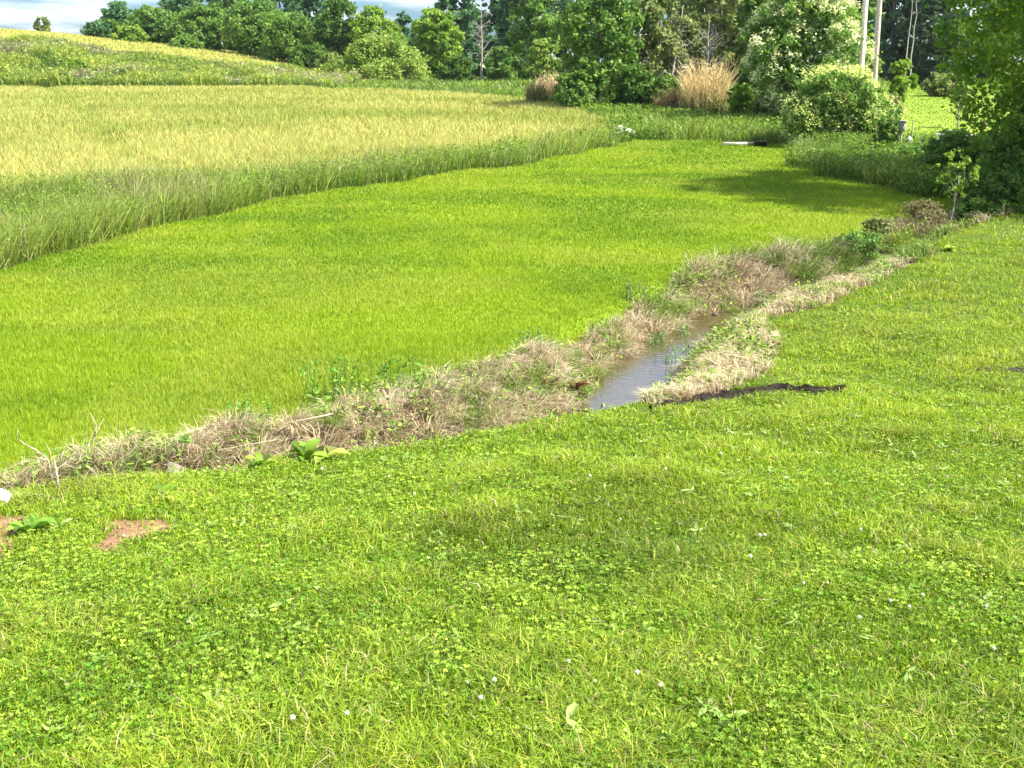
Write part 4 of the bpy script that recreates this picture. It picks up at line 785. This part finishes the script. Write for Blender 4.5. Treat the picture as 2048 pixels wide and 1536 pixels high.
def bare_branch(label, p0, arms, r, C, seed, name='fallen_branch', group=None):
    rng = np.random.default_rng(seed); x, y, z = on(*p0); mb = MB()
    for a in arms:
        P_ = np.array(a, float); t = np.linspace(0, 1, len(P_)); mb.tube(P_, r*(1-.75*t), C, 6)
    o = mb.build(name, M_BARK, smooth=True); o.location = (x, y, z); return tag(o, label, 'branch', group)
bare_branch('bare forked grey branch sticking up from the stream edge at far left', (82, 985), [[(0, 0, 0), (.10, .05, .14), (.22, .08, .22), (.34, .1, .34), (.41, .1, .46)], [(.06, .03, .08), (.05, .05, .2), (-.02, .05, .27), (-.09, .05, .31), (-.13, .05, .35), (-.12, .05, .4)], [(.34, .1, .34), (.36, .1, .42), (.33, .1, .5)], [(.16, .07, .18), (.2, .1, .26), (.19, .12, .33)], [(.05, .05, .2), (.0, .03, .22), (-.03, .02, .20)]], .007, lin((.42, .34, .26)), 91)
bare_branch('short upright broken stick beside the forked branch', (118, 992), [[(0, 0, -.05), (.005, 0, .12), (0, 0, .25)]], .012, lin((.44, .33, .27)), 92)
bare_branch('long thin dead stalk lying along the bank left of the big leaved plant', (430, 935), [[(-.25, 0, .06), (0, .02, .12), (.3, .05, .17), (.55, .1, .2)]], .007, lin((.6, .48, .33)), 93)
bare_branch('curved dead twig hanging from the bank above the large leaved plant', (575, 880), [[(.4, .1, .2), (.2, .05, .17), (.02, 0, .15), (-.05, 0, .1), (.0, 0, .03)]], .007, lin((.55, .44, .3)), 94)
rng = np.random.default_rng(5)
x, y, z = on(90, 1003); mb = MB(); t = np.linspace(0, 1, 9); mb.tube(np.stack([-.3+.5*t, .04*np.sin(t*5), .015+.0*t], 1), .032*(1-.4*t), lin((.62, .54, .46)), 9); o = mb.build('fallen_log', M_BARK, smooth=True); o.location = (x, y, z); tag(o, 'pale bleached log lying at the stream edge at far left', 'log')
x, y, z = on(-5, 1008); mb = MB(); mb.lump((-.07, 0, .02), (.14, .10, .07), lin((.72, .67, .62)), rng, 20, 14); o = mb.build('rock', M_STONE, smooth=True); o.location = (x, y, z); tag(o, 'whitish rock at the left edge of the picture', 'rock')
x, y, z = on(352, 955); mb = MB(); mb.lump((0, 0, .02), (.08, .07, .07), lin((.22, .19, .16)), rng, 20, 14, .5); o = mb.build('rock', M_STONE, smooth=True); o.location = (x, y, z+.02); tag(o, 'dull grey rock poking from the dead grass on the left bank', 'rock')
for i, (px, py, lb) in enumerate([(1430, 642, 'small dark stone breaking the water surface'), (1585, 590, 'flat stone at the near side of the upper creek bed'), (1640, 565, 'pale flat stone in the middle of the upper creek bed'), (1680, 560, 'flat grey stone below the silvery leaved plant'), (1615, 575, 'small pale stone between two flat stones in the creek bed')]):
    x, y, z = on(px, py); s = (.05, .12, .13, .11, .07)[i]; mb = MB(); mb.lump((0, 0, s*.2), (s, s*.7, s*.4), lin((.10, .08, .07)) if i == 0 else lin((.5, .45, .38)), rng); o = mb.build('stone', M_STONE, smooth=True); o.location = (x, y, max(z, .0)); tag(o, lb, 'stone', 'stones in the creek bed')

rng = np.random.default_rng(55); mb = MB()
for D in DIRT:
    D = np.array(D); lo, hi = D.min(0), D.max(0); x = rng.uniform(lo[0], hi[0], 900); y = rng.uniform(lo[1], hi[1], 900); m = region(x, y) == 9; x, y = x[m][:260], y[m][:260]; z = terrain(x, y)
    for xi, yi, zi in zip(x, y, z): s_ = .004+.012*rng.random()**3; mb.lump((xi, yi, zi), (s_, s_, s_*.7), C_EARTH*rng.uniform(.6, 1.3), rng, 6, 4, .4)
o = mb.build('soil_crumbs', M_GROUND, smooth=False); tag(o, 'loose crumbs of reddish soil on the bare earth patches at lower left', 'soil', None, 'stuff')

# white clover heads: one built, the rest copies
rng = np.random.default_rng(6)
def clover_head():
    root = thing('clover_flower', (0, 0, 0), 'white clover flower head in the near lawn', 'flower', 'white clover flowers in the near lawn')
    mb = MB(); mb.tube([(0, 0, 0), (.003, 0, .04), (.002, .002, .07)], .0014, lin((.2, .32, .05)), 4); mb.build('stalk', M_GRASS, root)
    mb = MB(); n = 60; d = rng.standard_normal((n, 3)); d /= np.linalg.norm(d, axis=1)[:, None]; P_ = np.array([.002, .002, .078])+d*.0075; V, Q, C = kite_geo(P_, rng.normal(0, 1, (n, 3)), d+[0, 0, .4], .008, .0035, mixc(lin((.85, .83, .78)), lin((.7, .66, .5)), rng.random(n))); mb.add(V, Q, None, C)
    mb.lump((.002, .002, .078), (.007, .007, .007), lin((.75, .73, .62)), rng, 8, 6, .1); mb.build('petals', M_PETAL, root); return root
proto = clover_head(); spots = [(958, 1432), (1838, 1218), (1815, 1237), (1530, 1095), (1495, 1142), (1520, 1098), (940, 1390), (985, 1398), (920, 1360), (1270, 1385), (1185, 1385), (1135, 1360), (250, 1095), (645, 960), (780, 972), (960, 970), (1240, 1055), (1180, 975), (1605, 1190), (1655, 1188), (1709, 1265), (1780, 1145), (2000, 1215), (1975, 1238), (1570, 975), (1900, 920), (2035, 970), (600, 985), (720, 1002), (830, 1010), (1330, 960), (1440, 930), (1320, 1400), (2020, 1010)]
for i in range(6): spots.append((float(rng.uniform(60, 2000)), float(rng.uniform(930, 1500))))
for i, (px, py) in enumerate(spots):
    x, y, z = on(px, py, .0)
    if int(region(np.array([x]), np.array([y]))[0]) != 0: continue
    if i == 0: c = proto
    else:
        c = proto.copy(); COL.objects.link(c)
        for ch in list(proto.children): k = ch.copy(); COL.objects.link(k); k.parent = c
    c.location = (x, y, z); c.rotation_euler = (rng.normal(0, .15), rng.normal(0, .15), rng.uniform(0, 6.28)); s = rng.uniform(.6, 1.05); c.scale = (s, s, s)

# ------------------------------------------------------------------ haze
m = bpy.data.materials.new('haze'); m.use_nodes = True; t = m.node_tree
for q in list(t.nodes): t.nodes.remove(q)
o_ = t.nodes.new('ShaderNodeOutputMaterial'); pv = t.nodes.new('ShaderNodeVolumePrincipled'); pv.inputs['Color'].default_value = (.80, .90, 1.0, 1); pv.inputs['Density'].default_value = .00011; pv.inputs['Anisotropy'].default_value = .2
t.links.new(pv.outputs[0], o_.inputs['Volume'])
mb = MB(); mb.box((0, 450, 16), (1860, 2140, 60), (1, 1, 1), 0, .0001)
o = mb.build('haze', m); tag(o, kind='stuff')
